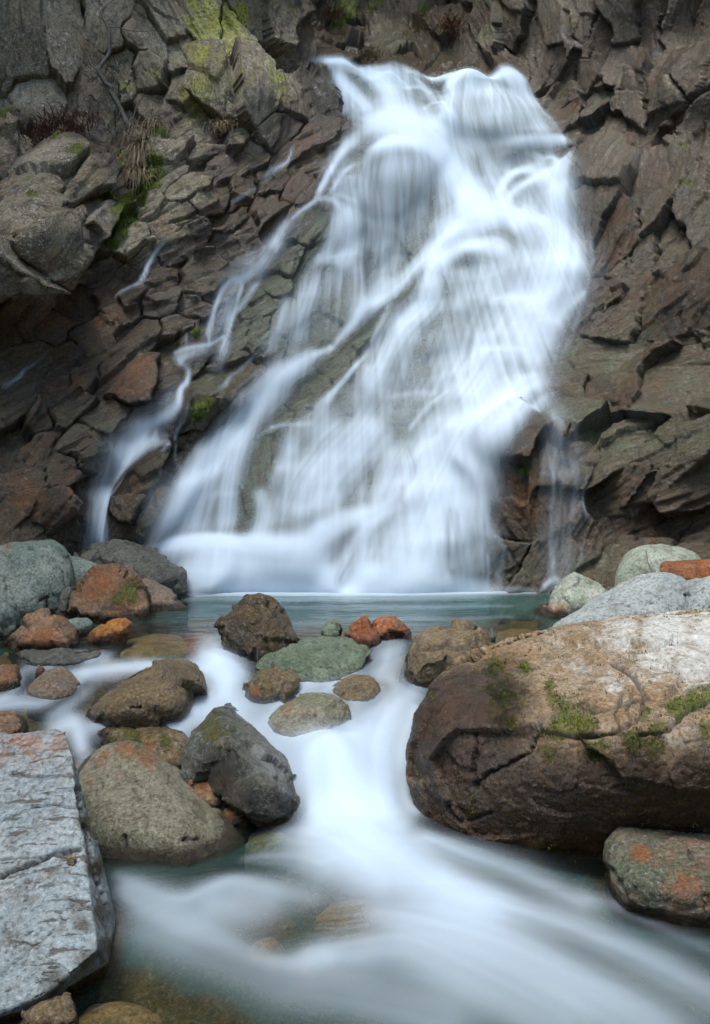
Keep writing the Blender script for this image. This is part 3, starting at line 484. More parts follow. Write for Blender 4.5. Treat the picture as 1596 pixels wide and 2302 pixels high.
# ------------------------------------------------------------------ falling water
# every run of water: list of (sighting x, y, half width, body); streak = how combed it is
RUNS = [
 # top lip and chute
 (.35,[(684,150,7,.95),(748,160,16,.98),(823,185,24,.98),(867,235,28,.97),(885,277,32,.97),(890,310,40,.97)]),
 (.5,[(735,172,9,.85),(770,214,13,.8),(806,255,17,.85),(830,290,24,.9)]),
 (.7,[(752,165,10,.8),(775,240,16,.55),(790,285,16,.5)]),
 (.5,[(800,155,14,.95),(850,180,22,.85),(895,210,24,.7),(930,245,22,.5)]),
 (.6,[(880,170,12,.8),(925,195,14,.65),(960,230,16,.5),(985,270,18,.6)]),
 (.25,[(905,232,7,.6),(940,224,7,.7),(965,236,7,.5)]),
 (.3,[(940,190,9,.9),(990,206,12,.95),(1034,212,14,.9)]),
 # right dome
 (.2,[(999,262,10,.8),(1020,222,15,.95),(1078,198,18,.98),(1136,202,16,.95),(1180,228,14,.7),(1215,265,10,.4)]),
 (.85,[(1062,205,26,.95),(1052,255,32,.72),(1046,325,34,.55)]),(.85,[(1095,200,28,.95),(1108,255,32,.66),(1112,328,34,.48)]),
 (.85,[(1138,205,24,.9),(1162,262,30,.6),(1176,326,34,.50)]),(.85,[(1168,220,18,.8),(1203,272,24,.58),(1232,325,26,.5)]),
 (.8,[(1022,225,18,.9),(1008,275,18,.75),(1002,312,20,.65)]),(.5,[(975,300,14,.55),(1000,285,12,.7),(1012,312,16,.6)]),
 (.2,[(950,270,7,.5),(972,262,7,.6),(995,270,8,.7)]),
 (.3,[(1120,328,10,.6),(1200,330,12,.7),(1260,334,12,.8),(1300,343,6,.2)]),
 # right hand chute
 (.35,[(1306,352,7,.35),(1285,385,20,.98),(1265,440,32,.98),(1265,500,36,.98),(1262,560,42,.97),(1258,620,48,.96),(1240,680,50,.92),(1215,740,48,.86),(1190,800,46,.82),(1175,850,45,.86)]),
 (.6,[(1200,560,46,.8),(1190,620,50,.68),(1175,680,50,.78),(1150,740,50,.7),(1120,800,50,.72),(1080,860,50,.85),(1040,930,45,.85)]),
 (.5,[(1300,540,10,.6),(1300,600,14,.7),(1290,660,16,.7)]),
 (.5,[(1318,668,5,.4),(1290,690,10,.6),(1262,712,14,.7)]),
 # central dome
 (.25,[(800,330,22,.85),(850,305,36,.95),(905,305,44,.98),(960,330,44,.97),(1010,380,38,.96),(1045,440,34,.97),(1072,495,38,.97)]),
 (.2,[(826,392,9,.6),(842,365,14,.88),(870,350,18,.97),(920,342,20,.99),(972,358,20,.98),(1016,402,22,.97),(1047,458,26,.97),(1070,500,34,.97)]),
 (.9,[(862,360,24,.88),(848,430,28,.62),(842,530,30,.5),(835,600,28,.42)]),(.9,[(900,350,28,.92),(892,430,30,.62),(886,540,32,.5),(870,640,30,.45)]),
 (.95,[(940,350,24,.92),(942,430,26,.5),(940,560,30,.3)]),(.9,[(978,365,24,.92),(992,430,26,.62),(1000,500,26,.42),(985,550,20,.5)]),
 (.6,[(815,390,20,.7),(800,450,24,.55),(790,540,26,.55),(780,600,24,.6)]),
 (.2,[(823,318,14,.8),(779,345,12,.8),(744,385,9,.8),(713,430,8,.8),(696,470,7,.75)]),(.2,[(819,384,7,.8),(784,392,8,.85),(750,424,7,.85),(724,466,6,.8)]),
 (.7,[(790,350,26,.45),(750,400,24,.4),(730,450,20,.35)]),(.7,[(780,400,22,.5),(755,470,26,.45),(760,540,26,.5)]),
 (.8,[(880,280,40,.8),(960,300,40,.65),(1010,320,30,.6)]),
 # middle right hollows and arcs
 (.7,[(1010,325,36,.7),(1060,350,40,.48),(1075,420,36,.4),(1085,480,30,.6)]),(.7,[(1130,340,40,.5),(1130,390,40,.45),(1110,440,30,.6)]),
 (.7,[(1200,350,36,.55),(1220,395,32,.6),(1240,440,30,.7)]),
 (.2,[(1118,480,12,.85),(1130,430,10,.85),(1155,402,10,.85),(1190,397,11,.8),(1225,410,14,.8)]),
 (.2,[(1128,498,14,.85),(1150,452,10,.88),(1190,424,10,.88),(1230,408,12,.88),(1262,396,14,.9)]),
 (.2,[(1184,352,7,.6),(1215,366,8,.75),(1245,368,9,.75),(1266,384,10,.8)]),
 (.6,[(1180,450,26,.5),(1190,500,30,.65),(1220,520,30,.8)]),
 # the broad white middle
 (.3,[(985,556,26,.85),(1030,515,34,.95),(1090,498,38,.97),(1150,505,40,.96),(1200,530,44,.95)]),
 (.4,[(1060,520,36,.93),(1000,560,28,.92),(983,624,24,.92),(959,691,26,.92),(911,744,28,.9),(872,797,30,.88),(843,850,30,.86),(815,900,34,.85)]),
 (.3,[(965,640,10,.6),(987,600,16,.9),(1045,568,20,.95),(1110,574,22,.94),(1150,600,24,.9)]),
 (.7,[(1050,600,36,.66),(1040,660,36,.52),(1030,720,34,.56)]),(.7,[(1110,590,30,.85),(1100,650,34,.66),(1085,710,36,.72)]),
 (.4,[(1010,545,14,.8),(960,595,16,.8),(910,640,18,.78),(866,672,18,.8),(824,712,15,.85),(783,754,11,.9),(742,795,9,.92)]),
 (.6,[(860,640,22,.5),(830,680,20,.55),(800,720,18,.5)]),
 (.2,[(700,812,8,.8),(725,806,9,.9),(742,798,9,.92)]),
 (.4,[(735,806,13,.93),(680,828,19,.95),(625,862,26,.95),(585,908,30,.93),(540,962,34,.9),(500,1020,36,.88),(460,1080,40,.9),(425,1140,46,.9),(405,1215,50,.88)]),
 (.7,[(640,800,12,.4),(600,850,14,.5),(560,900,20,.6),(520,960,22,.7),(470,1030,24,.75),(420,1100,24,.8),(370,1180,22,.8),(345,1222,20,.85)]),
 # knoll on the left of the middle
 (.25,[(694,606,9,.85),(712,594,11,.95),(745,594,11,.9),(775,588,10,.85),(800,592,9,.65)]),
 (.85,[(705,600,15,.9),(690,660,20,.75),(668,730,24,.68),(655,785,24,.6)]),(.95,[(745,598,20,.75),(740,680,26,.38),(735,780,28,.22)]),
 (.9,[(790,592,18,.65),(800,660,24,.46),(795,720,24,.4)]),(.7,[(640,690,12,.35),(625,740,14,.4),(600,790,16,.35)]),
 (.15,[(655,500,6,.7),(676,484,7,.88),(705,477,8,.92),(735,485,9,.9),(760,505,10,.85)]),(.6,[(742,490,9,.75),(738,540,13,.7),(722,590,14,.75)]),(.6,[(765,505,14,.6),(770,550,20,.55),(765,600,20,.6)]),
 (.2,[(730,470,5,.45),(760,474,7,.5),(790,478,7,.4)]),
 (.2,[(843,782,5,.45),(812,822,6,.6),(781,860,7,.7),(750,893,9,.7),(720,930,14,.6)]),(.3,[(880,700,8,.6),(860,740,8,.55),(838,780,7,.5)]),
 # terraces of the lower middle
 (.75,[(1030,730,34,.58),(1010,800,34,.52),(980,870,34,.55),(950,930,36,.6)]),(.8,[(960,740,22,.55),(930,810,26,.45),(905,880,28,.5),(890,930,28,.55)]),
 (.75,[(1080,740,30,.7),(1065,810,34,.66),(1030,880,34,.68)]),(.2,[(1085,806,7,.8),(1130,806,9,.9),(1175,806,9,.9)]),
 (.2,[(1110,695,9,.8),(1160,690,12,.92),(1220,692,12,.92)]),
 (.3,[(1010,898,7,.55),(985,920,8,.75),(950,950,8,.7),(930,975,8,.6)]),(.2,[(860,900,6,.4),(920,894,7,.5),(980,896,7,.45)]),
 (.4,[(863,926,34,.85),(839,974,38,.9),(790,1030,38,.85),(745,1084,44,.8),(720,1140,46,.76),(715,1195,46,.72)]),
 (.6,[(800,950,28,.6),(740,1000,32,.66),(700,1050,32,.7),(665,1110,36,.72),(640,1180,38,.72)]),
 (.6,[(920,985,30,.68),(885,1050,34,.66),(860,1110,36,.7),(838,1170,38,.72)]),
 (.7,[(760,900,26,.35),(720,950,28,.45),(670,990,26,.4),(640,1050,22,.4)]),
 (.2,[(612,972,5,.5),(650,967,6,.62),(700,968,6,.5)]),(.5,[(655,970,12,.45),(650,1030,14,.4),(630,1090,16,.5)]),(.2,[(612,972,6,.6),(592,990,7,.55),(577,1020,7,.4)]),
 (.5,[(565,968,14,.7),(548,1020,20,.7),(525,1090,26,.7),(515,1160,28,.75),(505,1215,28,.8)]),(.2,[(470,1128,8,.6),(505,1122,8,.7),(540,1124,8,.6)]),
 (.6,[(590,1125,14,.5),(600,1170,18,.6),(595,1220,22,.7)]),
 (.3,[(1000,1000,8,.5),(960,1020,10,.6),(930,1050,10,.5)]),(.3,[(900,1150,8,.6),(860,1170,9,.7),(820,1190,9,.7)]),
 # right hand spout
 (.35,[(1250,872,13,.35),(1205,876,24,.8),(1150,915,38,.96),(1085,975,46,.96),(1035,1035,52,.96),(990,1105,60,.96),(955,1180,66,.95),(925,1250,70,.95),(905,1310,74,.95)]),
 (.5,[(1238,905,9,.4),(1195,945,15,.9),(1150,985,18,.92),(1110,1030,24,.92),(1090,1080,28,.86),(1080,1140,30,.72),(1078,1220,32,.5),(1082,1310,30,.42)]),
 (.5,[(1050,940,36,.85),(980,1000,36,.8),(940,1060,34,.8),(900,1130,34,.75)]),
 (.6,[(1040,1060,40,.92),(1025,1130,46,.85),(1010,1210,50,.75),(990,1310,54,.75)]),
 (.3,[(1094,1250,5,.6),(1096,1320,6,.6)]),(.5,[(1110,1180,8,.35),(1125,1240,9,.3),(1120,1315,9,.3)]),(.2,[(1128,1225,4,.4),(1148,1262,3,.35)]),
 # foot of the fall
 (.15,[(300,1228,10,.95),(400,1226,14,.97),(500,1232,17,.95),(600,1240,18,.9),(700,1236,18,.85)]),
 (.5,[(420,1250,28,.85),(520,1270,34,.82),(640,1280,40,.78),(760,1285,44,.74)]),
 (.35,[(900,1120,8,.6),(872,1148,12,.85),(820,1172,18,.92),(760,1195,24,.95),(715,1225,28,.95),(680,1270,34,.9),(660,1320,38,.85)]),
 (.5,[(890,1165,8,.7),(850,1185,10,.85),(800,1230,16,.6),(780,1300,24,.5)]),(.6,[(840,1220,22,.55),(820,1310,30,.55)]),
 (.1,[(415,1326,9,.98),(520,1328,11,.99),(650,1327,13,.99),(800,1326,15,.99),(920,1325,14,.98),(1010,1325,10,.9),(1100,1325,6,.8),(1180,1327,4,.6),(1232,1328,3,.5)]),
 (.4,[(430,1300,24,.8),(560,1308,24,.8),(700,1308,26,.85),(850,1308,30,.85),(960,1310,24,.8)]),
 (.45,[(380,1285,20,.5),(430,1305,26,.85),(600,1312,26,.9),(800,1314,26,.9),(960,1314,24,.9),(1060,1316,16,.8),(1110,1318,10,.5)]),(.3,[(330,1230,14,.8),(420,1238,18,.9),(560,1246,20,.9),(680,1250,20,.8)]),
 # side cascade on the left
 (.5,[(672,482,8,.85),(634,520,9,.82),(612,560,11,.78),(578,609,13,.75),(545,633,11,.65),(512,645,7,.85),(490,673,6,.85),(474,713,7,.82),(468,755,7,.8),(466,785,6,.7)]),
 (.5,[(590,606,9,.7),(566,655,9,.8),(545,685,7,.85),(522,713,8,.9),(510,753,8,.85),(498,789,10,.75),(486,832,12,.55)]),
 (.6,[(530,650,12,.4),(515,690,12,.35),(500,740,10,.35)]),(.2,[(540,655,3,.6),(522,700,4,.5)]),
 (.2,[(500,763,4,.8),(466,782,4,.85),(425,789,5,.85),(392,800,5,.5)]),(.6,[(450,795,14,.3),(410,810,14,.4),(400,828,6,.6)]),
 (.2,[(398,826,4,.7),(418,842,6,.88),(414,866,6,.85),(397,884,5,.85),(384,915,7,.82),(353,938,10,.82),(320,960,14,.82),(296,994,20,.72),(264,1030,24,.62),(240,1060,22,.7)]),
 (.6,[(330,960,20,.5),(330,990,22,.55),(310,1020,18,.45),(280,1060,16,.4),(255,1100,12,.4)]),
 (.4,[(235,1075,11,.8),(231,1120,13,.85),(224,1163,15,.85),(210,1225,22,.85)]),(.5,[(250,1140,10,.5),(238,1220,14,.5)]),(.5,[(205,1090,10,.3),(195,1160,12,.3),(190,1230,14,.4)]),
 (.2,[(408,912,3,.55),(385,962,4,.5),(380,990,3,.3)]),(.2,[(362,1010,4,.6),(356,1036,4,.5)]),(.2,[(335,990,3,.6),(345,965,3,.6)]),(.2,[(381,1010,3,.5),(384,1042,3,.55),(398,1066,3,.4)]),(.2,[(296,1085,4,.4),(275,1130,4,.35)]),
 (.8,[(660,490,16,.18),(600,575,22,.28),(520,640,20,.28),(490,720,20,.25),(460,790,16,.2)]),(.8,[(400,870,12,.25),(330,955,26,.32),(270,1020,34,.34),(235,1090,28,.3),(215,1225,30,.35)]),(.8,[(1230,900,26,.14),(1250,1000,34,.18),(1262,1100,36,.2),(1258,1200,34,.16),(1255,1310,30,.16)]),
 # trickles
 (.2,[(651,345,3,.75),(646,368,5,.8),(632,382,5,.82),(604,397,6,.85),(590,412,4,.6)]),(.2,[(575,425,2,.3),(545,440,3,.5),(522,455,2.5,.4)]),
 (.3,[(372,552,2,.5),(352,570,3.5,.75),(333,600,5,.8),(324,630,6,.75),(318,655,7,.7)]),(.2,[(316,655,3,.6),(292,668,3,.6),(272,682,2.5,.4)]),
 (.2,[(578,797,2,.4),(540,833,3,.6),(512,852,2.5,.5),(497,872,3,.8),(473,888,2.5,.6)]),
 (.2,[(102,795,2,.4),(90,812,2.5,.4),(52,840,3,.75),(44,855,3,.75),(25,867,3,.6),(5,880,2.5,.6)]),
 (.2,[(416,760,3,.5),(416,782,3,.4)]),
 (.7,[(1245,905,9,0.22),(1240,960,11,0.21),(1228,1030,11,0.25),(1235,1085,8,0.31),(1237,1150,7,0.31),(1236,1230,8,0.26),(1238,1318,10,0.31)]),
 (.7,[(1280,950,8,0.15),(1284,1020,8,0.20),(1285,1080,6,0.25),(1276,1150,7,0.15),(1270,1230,7,0.12)]),
 (.2,[(1306,1084,3,0.46),(1300,1120,3,0.43),(1304,1150,3,0.34),(1320,1172,2.5,0.31)]),(.2,[(1210,1070,2,0.25),(1245,1073,2.5,0.37),(1290,1078,2,0.31)]),(.3,[(1300,1230,3,0.25),(1302,1265,3,0.22)]),(.2,[(1222,1022,4,0.19),(1214,1050,4,0.22),(1214,1090,4,0.15)]),
 (.15,[(1220,1318,6,.7),(1240,1306,7,.75),(1262,1312,5,.6)]),
]
# rock showing through: bare ledges where the sheet tears (cut strength, course)
TEARS = [
 (.9,[(918,196,5),(945,206,7),(975,222,9),(990,232,10)]),(.75,[(985,238,9),(1000,244,8)]),(.4,[(955,255,10),(975,285,10)]),
 (.45,[(952,500,14),(960,545,12)]),(.45,[(1070,370,16),(1076,400,14)]),(.4,[(1170,450,20),(1165,480,18)]),(.3,[(760,420,18),(740,450,14)]),
 (.55,[(775,770,16),(735,820,20),(700,850,20)]),(.5,[(690,900,22),(640,940,20)]),(.75,[(600,990,18),(580,1040,20),(565,1090,18),(555,1120,14)]),(.6,[(556,1130,14),(552,1200,14)]),
 (.5,[(745,690,18),(735,760,20)]),(.35,[(1000,640,20),(1010,670,16)]),(.35,[(950,850,24),(900,905,22)]),(.4,[(920,1020,9),(935,1075,8),(912,1110,7)]),(.45,[(835,1070,10),(825,1140,10)]),
 (.45,[(1020,1165,16),(1015,1280,20)]),(.4,[(800,1260,12),(770,1310,14)]),(.4,[(870,760,18),(840,830,16)]),(.4,[(1060,780,9),(1050,860,9)]),(.35,[(930,640,10),(880,700,10)]),(.35,[(1195,930,10),(1160,980,9)]),
]
fx, fz = np.meshgrid(gx, gz); Ff = Y0[FINE]
PXM = Ff / FP                                          # metres per sighting unit
def course(lst):
    P, Y = on_wall([(q[0], q[1]) for q in lst]); return P, Y
rn = random.Random(5)
def comb(t, s, seed):
    return .52 + .55 * noise3(t / .046, s * .5, seed) + .50 * noise3(t / .021, s * .7, seed + 3.1) + .35 * noise3(t / .12, s * .4, seed + 9)
def splat(pts, ws, Is, fn, pad=1.9):
    """walk a course; fn(window, t across in half widths, lateral metres, s along, I, w)"""
    xmin, xmax = pts[:, 0].min() - ws.max() * pad, pts[:, 0].max() + ws.max() * pad
    zmin, zmax = pts[:, 1].min() - ws.max() * pad, pts[:, 1].max() + ws.max() * pad
    a, b = np.searchsorted(gx, (xmin, xmax)); c, d = np.searchsorted(gz, (zmin, zmax))
    if b - a < 2 or d - c < 2: return
    W = (slice(c, d), slice(a, b)); x, z = fx[W], fz[W]
    best = np.full(x.shape, 1e9); lat = np.zeros(x.shape); al = np.zeros(x.shape); I = np.zeros(x.shape); hw = np.ones(x.shape)
    s0 = 0
    for i in range(len(pts) - 1):
        p, q = pts[i], pts[i + 1]; e = q - p; L = math.hypot(*e)
        if L < 1e-6: continue
        u = ((x - p[0]) * e[0] + (z - p[1]) * e[1]) / L ** 2
        uc = np.clip(u, 0, 1)
        dx = x - p[0] - uc * e[0]; dz = z - p[1] - uc * e[1]
        wv = ws[i] + (ws[i + 1] - ws[i]) * uc
        dd = np.sqrt(dx * dx + dz * dz) / wv
        n = dd < best
        sg = np.sign(e[0] * dz - e[1] * dx)
        best = np.where(n, dd, best); lat = np.where(n, sg * dd * wv, lat); al = np.where(n, s0 + uc * L, al)
        I = np.where(n, Is[i] + (Is[i + 1] - Is[i]) * uc, I); hw = np.where(n, wv, hw); s0 += L
    fn(W, best, lat, al, I, hw, s0)
def smooth_course(P, extra):
    """Catmull-Rom through the sightings"""
    n = len(P); 
    if n < 3: return P, extra
    T = np.concatenate([P, extra], 1); out = []
    for i in range(n - 1):
        a, b, c, d = T[max(i - 1, 0)], T[i], T[i + 1], T[min(i + 2, n - 1)]
        for t in (0, .25, .5, .75):
            out.append(.5 * (2 * b + (c - a) * t + (2 * a - 5 * b + 4 * c - d) * t * t + (3 * b - a - 3 * c + d) * t ** 3))
    out.append(T[-1]); T = np.array(out)
    return T[:, :2], T[:, 2:]
CLEAR = np.ones(fx.shape)
for k, (st, lst) in enumerate(RUNS):
    P, Y = course(lst); w_ = np.array([q[2] * (1.18 if q[2] > 9 else .85) for q in lst]) / FP * Y; I_ = np.array([q[3] for q in lst], float)
    P, ex = smooth_course(P, np.stack([w_, I_], 1)); w_, I_ = np.maximum(ex[:, 0], .004), np.clip(ex[:, 1], 0, 1)
    def put(W, b, lat, al, I, hw, L, st=st, k=k):
        if hw.max() < .085:            # thin runs wander, split and break on the ledges
            b = np.abs(lat + hw * .5 * noise3(al * 3.0, k * 1.3, 2.) + hw * .35 * noise3(al * 11, k * 1.3, 7.)) / hw
            I = I * np.clip(.62 + .85 * noise3(al * 4 + lat / .05, lat / .014, k * 2.1) , .06, 1.05)
        wob = b * (1 + .16 * noise3(lat / .05, al * 1.2, k + .5) + .10 * noise3(lat / .02, al * 3, k + 5.5))
        pr = np.exp(-1.15 * np.maximum(wob, 0) ** 2.4)
        if L > .6: pr = pr * (.22 + .78 * sstep(0, min(.32, .3 * L), al)) * (.45 + .55 * sstep(0, min(.2, .2 * L), L - al))
        c = np.clip(comb(lat, al, k * 3.7), 0, 1.15)
        CLEAR[W] *= 1 - np.clip(I * .96 * pr * (1 - st * .62 + st * .62 * c), 0, .95)
    splat(P, w_, I_, put)
DEN = 1 - CLEAR
for k, (st, lst) in enumerate(TEARS):
    P, Y = course(lst); w_ = np.array([q[2] for q in lst]) / FP * Y
    P, ex = smooth_course(P, np.stack([w_, w_], 1))
    def cut(W, b, lat, al, I, hw, L, st=st, k=k):
        pr = np.exp(-1.0 * (b * (1 + .3 * noise3(lat / .06, al * 2.5, k + 70.))) ** 2)
        DEN[W] *= 1 - min(.95, st * 1.35) * pr * np.clip(.55 + .7 * noise3(lat / .03, al * 1.0, k + 33.), .25, 1)
    splat(P, ex[:, 0], ex[:, 0], cut)
# fall-line combing along the fan of the whole sheet
lx = MQ([(-1, 0)] , [0]) if False else None
fan = (fx + .25) / (1.15 + .16 * np.maximum(7.2 - fz, 0))
combA = noise3(fan * 30, fz * .6, 4.4) * .6 + noise3(fan * 62, fz * .9, 9.4) * .6
VEIL = blur(DEN, 14, 18)
DEN = 1 - (1 - DEN) * (1 - .14 * VEIL * sstep(.35, .9, FALLM[FINE]))
DEN = np.clip(DEN + DEN * (1 - DEN) * .65 * combA, 0, 1)
# ragged little steps where the sheet trips over ledges
lg = np.gradient(blur(D[FINE], 4, 1.2), axis=0)
DEN = np.clip(DEN * (1 + .16 * np.tanh(-lg / .010) * (1 - DEN)), 0, 1)
DEN = .82 * blur(DEN, .55, 1.2) + .14 * blur(DEN, 2.2, 3.2) + .04 * blur(DEN, 4, 6)

DEN = np.clip(DEN + .35 * (DEN - blur(DEN, 3, 3)), 0, .96)
Ds = D[FINE]
def dil(A, n):
    for _ in range(n):
        q = np.pad(A, 1, mode='edge'); A = np.maximum.reduce([A, q[1:-1, :-2], q[1:-1, 2:], q[:-2, 1:-1], q[2:, 1:-1]])
    return A
soft = blur(dil(np.maximum(blur(Ds, 1.2, 1.2), blur(Ds, 5, 5)), 3), 4.5, 4.5)
def sheet(lift, swell):
    return np.stack([fx, Ff, fz], -1) + nrm[FINE] * (soft + lift + swell * blur(DEN, 9, 9) + .02 * blur(DEN, 4, 4))[..., None]

def fall_mat():
    m = NT('silky_falling_water')
    d = m.attr('body')
    co = m.n('ShaderNodeTexCoord').outputs['Object']
    dif = m.n('ShaderNodeBsdfDiffuse'); dif.inputs[0].default_value = (.71, .84, .95, 1)
    trl = m.n('ShaderNodeBsdfTranslucent'); trl.inputs[0].default_value = (.71, .84, .95, 1)
    w1 = m.n('ShaderNodeMixShader'); w1.inputs[0].default_value = .35; m.t.links.new(dif.outputs[0], w1.inputs[1]); m.t.links.new(trl.outputs[0], w1.inputs[2])
    tr = m.n('ShaderNodeBsdfTransparent'); tr.inputs[0].default_value = (.97, .985, .99, 1)
    mx = m.n('ShaderNodeMixShader'); m.set(mx, 0, d); m.t.links.new(tr.outputs[0], mx.inputs[1]); m.t.links.new(w1.outputs[0], mx.inputs[2])
    return m.done(mx.outputs[0])
M_FALL = fall_mat()
Ffine = grid_faces(nzf, nxf)[:, ::-1]
keep = (DEN.ravel()[Ffine].max(1) > .008)
xf = fx.ravel()[Ffine[:, 0]]; zf_ = fz.ravel()[Ffine[:, 0]]
side_line, _ = on_wall([(655,500),(640,600),(600,700),(560,820),(460,900),(405,1080),(330,1200),(300,1235),(-200,1235),(-200,300),(668,300)])
right_line, _ = on_wall([(1207,900),(1204,1050),(1206,1300),(1420,1330),(1420,850),(1262,892)])
SIDE = in_poly(xf, zf_, [tuple(p) for p in side_line]); RIGHT = in_poly(xf, zf_, [tuple(p) for p in right_line])
Vs = sheet(.06, .085).reshape(-1, 3)
for nm, sel, lab in (('waterfall', ~SIDE & ~RIGHT, 'wide white silky waterfall spreading over stepped rock into the pool'),
                     ('side_cascade', SIDE, 'thin white side cascade running down the brown rock left of the waterfall'),
                     ('trickle', RIGHT, 'faint trickle down the brown rock face right of the waterfall')):
    v, f, a = sub_mesh(Vs, Ffine[keep & sel], {'body': DEN.ravel()})
    if nm == 'waterfall':                 # fine spray standing off the lip and the foot
        sb = (slice(None, None, 2), slice(None, None, 2)); sx_, sz_ = fx[sb], fz[sb]; bd = blur(DEN, 7, 7)[sb]
        zone = sstep(6.9, 7.5, sz_) * sstep(.12, .7, bd)
        base2 = sheet(.06, .085)[sb]; Fg = grid_faces(*sx_.shape)[:, ::-1]; ms = zone.ravel()[Fg].max(1) > .001
        for up, out_, kk in ((.02, .03, .12),):
            P2 = base2 + np.array([0, -out_, 0]) + np.array([0, 0, 1.]) * (up * sstep(5, 6.5, sz_))[..., None]
            v2, f2, a2 = sub_mesh(P2.reshape(-1, 3), Fg[ms], {'body': (zone * kk).ravel()})
            f = np.concatenate([f, f2 + len(v)]); v = np.concatenate([v, v2]); a = {k: np.concatenate([a[k], a2[k]]) for k in a}
    tag(link(nm, np_mesh(nm, v, f, a), M_FALL), lab, kind='structure')
# ------------------------------------------------------------------ water level of the stream, W(X, Y)
LEVEL = [  # sighting x, y, height of the water above the lower stream
 (430,1345,.69),(700,1345,.69),(1000,1345,.69),(1230,1345,.69),(450,1400,.69),(700,1400,.69),(1000,1400,.69),(1200,1400,.69),(300,1420,.68),
 (350,1450,.67),(480,1440,.67),(700,1440,.67),(870,1440,.67),(1000,1450,.67),(200,1460,.66),(60,1470,.65),
 (100,1500,.60),(250,1495,.60),(400,1480,.61),(480,1475,.62),(560,1500,.57),(700,1500,.58),(860,1475,.60),(920,1520,.52),
 (30,1560,.52),(150,1560,.52),(450,1530,.54),(500,1580,.46),(600,1590,.44),(700,1550,.50),(800,1550,.50),(870,1570,.46),(930,1590,.40),
 (60,1640,.43),(170,1640,.40),(300,1625,.41),(400,1640,.38),(470,1620,.40),(600,1640,.37),(700,1640,.40),(780,1640,.38),(860,1640,.34),(900,1660,.30),
 (180,1690,.32),(200,1720,.28),(660,1680,.33),(740,1690,.34),(820,1700,.28),(700,1740,.22),(780,1760,.20),(860,1760,.16),(700,1800,.10),(780,1820,.08),(860,1830,.06),(920,1800,.08),
 (700,1850,.04),(800,1880,.03),(880,1880,.03),(950,1900,.03),(580,1860,.0),(560,1930,.0),(700,1940,.02),(900,1960,.04),(1050,1960,.0),(1250,1960,-.02),(1400,2020,-.02),
 (300,1985,-.02),(450,1985,.03),(540,1975,.05),(650,1990,.03),(800,2020,-.01),(1000,2040,.03),(1200,2080,.02),(300,2050,-.01),(430,2060,.03),(560,2100,-.02),(680,2150,.02),(850,2100,.03),(1000,2160,.02),
 (1400,2140,-.02),(1596,2200,-.04),(300,2160,-.03),(400,2250,-.04),(800,2280,-.03),(1200,2290,-.03),(1596,2100,-.03),
]
lp, lv = [], []
for px, py, z in LEVEL:
    p = atZ(px, py, z); lp.append((p[0], p[1])); lv.append(z)
for x, y, z in ((-2.8,6.2,.5),(-3,7.3,.66),(-3,9.5,.69),(3.2,9.5,.69),(2.6,8,.69),(-2.4,5,.15),(-2.2,4,-.03),(2.2,5.6,0),(2.4,6.5,.3),(-3,2.5,-.05),(0,2.5,-.05),(3,2.5,-.08),(3,4,-.04),(-3,0,-.07),(0,0,-.07),(3,0,-.1),(-4,-8,-.4),(4,-8,-.4),(0,10.5,.69),(-3,10.6,.69),(3,10.6,.69)):
    lp.append((x, y)); lv.append(z)
for x, y, z in ((-1.5,5.7,.02),(-1.2,5.7,.02),(-1.0,5.45,0),(-1.3,5.2,-.02),(-.8,5.3,-.02),(-.75,5.75,.03),(-.45,5.7,.03),(-1.9,5.3,.05),(-1.8,4.7,-.02),(-1.7,4.2,-.04),(-2.3,5.6,.2)):
    lp.append((x, y)); lv.append(z)
Wf = MQ(lp, lv, c=.10, reg=2e-3)
def on_water(P):
    P = np.asarray(P, float); d = FWD + UPV * ((1150.5 - P[:, 1:2]) / FP) + np.array([1.0, 0, 0]) * ((P[:, 0:1] - 798) / FP)
    z = np.full(len(P), .3)
    for _ in range(60):
        t = (z - CAM_Z) / d[:, 2]; z = .6 * z + .4 * np.clip(Wf(d[:, 0] * t, d[:, 1] * t), -.5, .72)
    t = (z - CAM_Z) / d[:, 2]
    return np.stack([d[:, 0] * t, d[:, 1] * t], 1), z

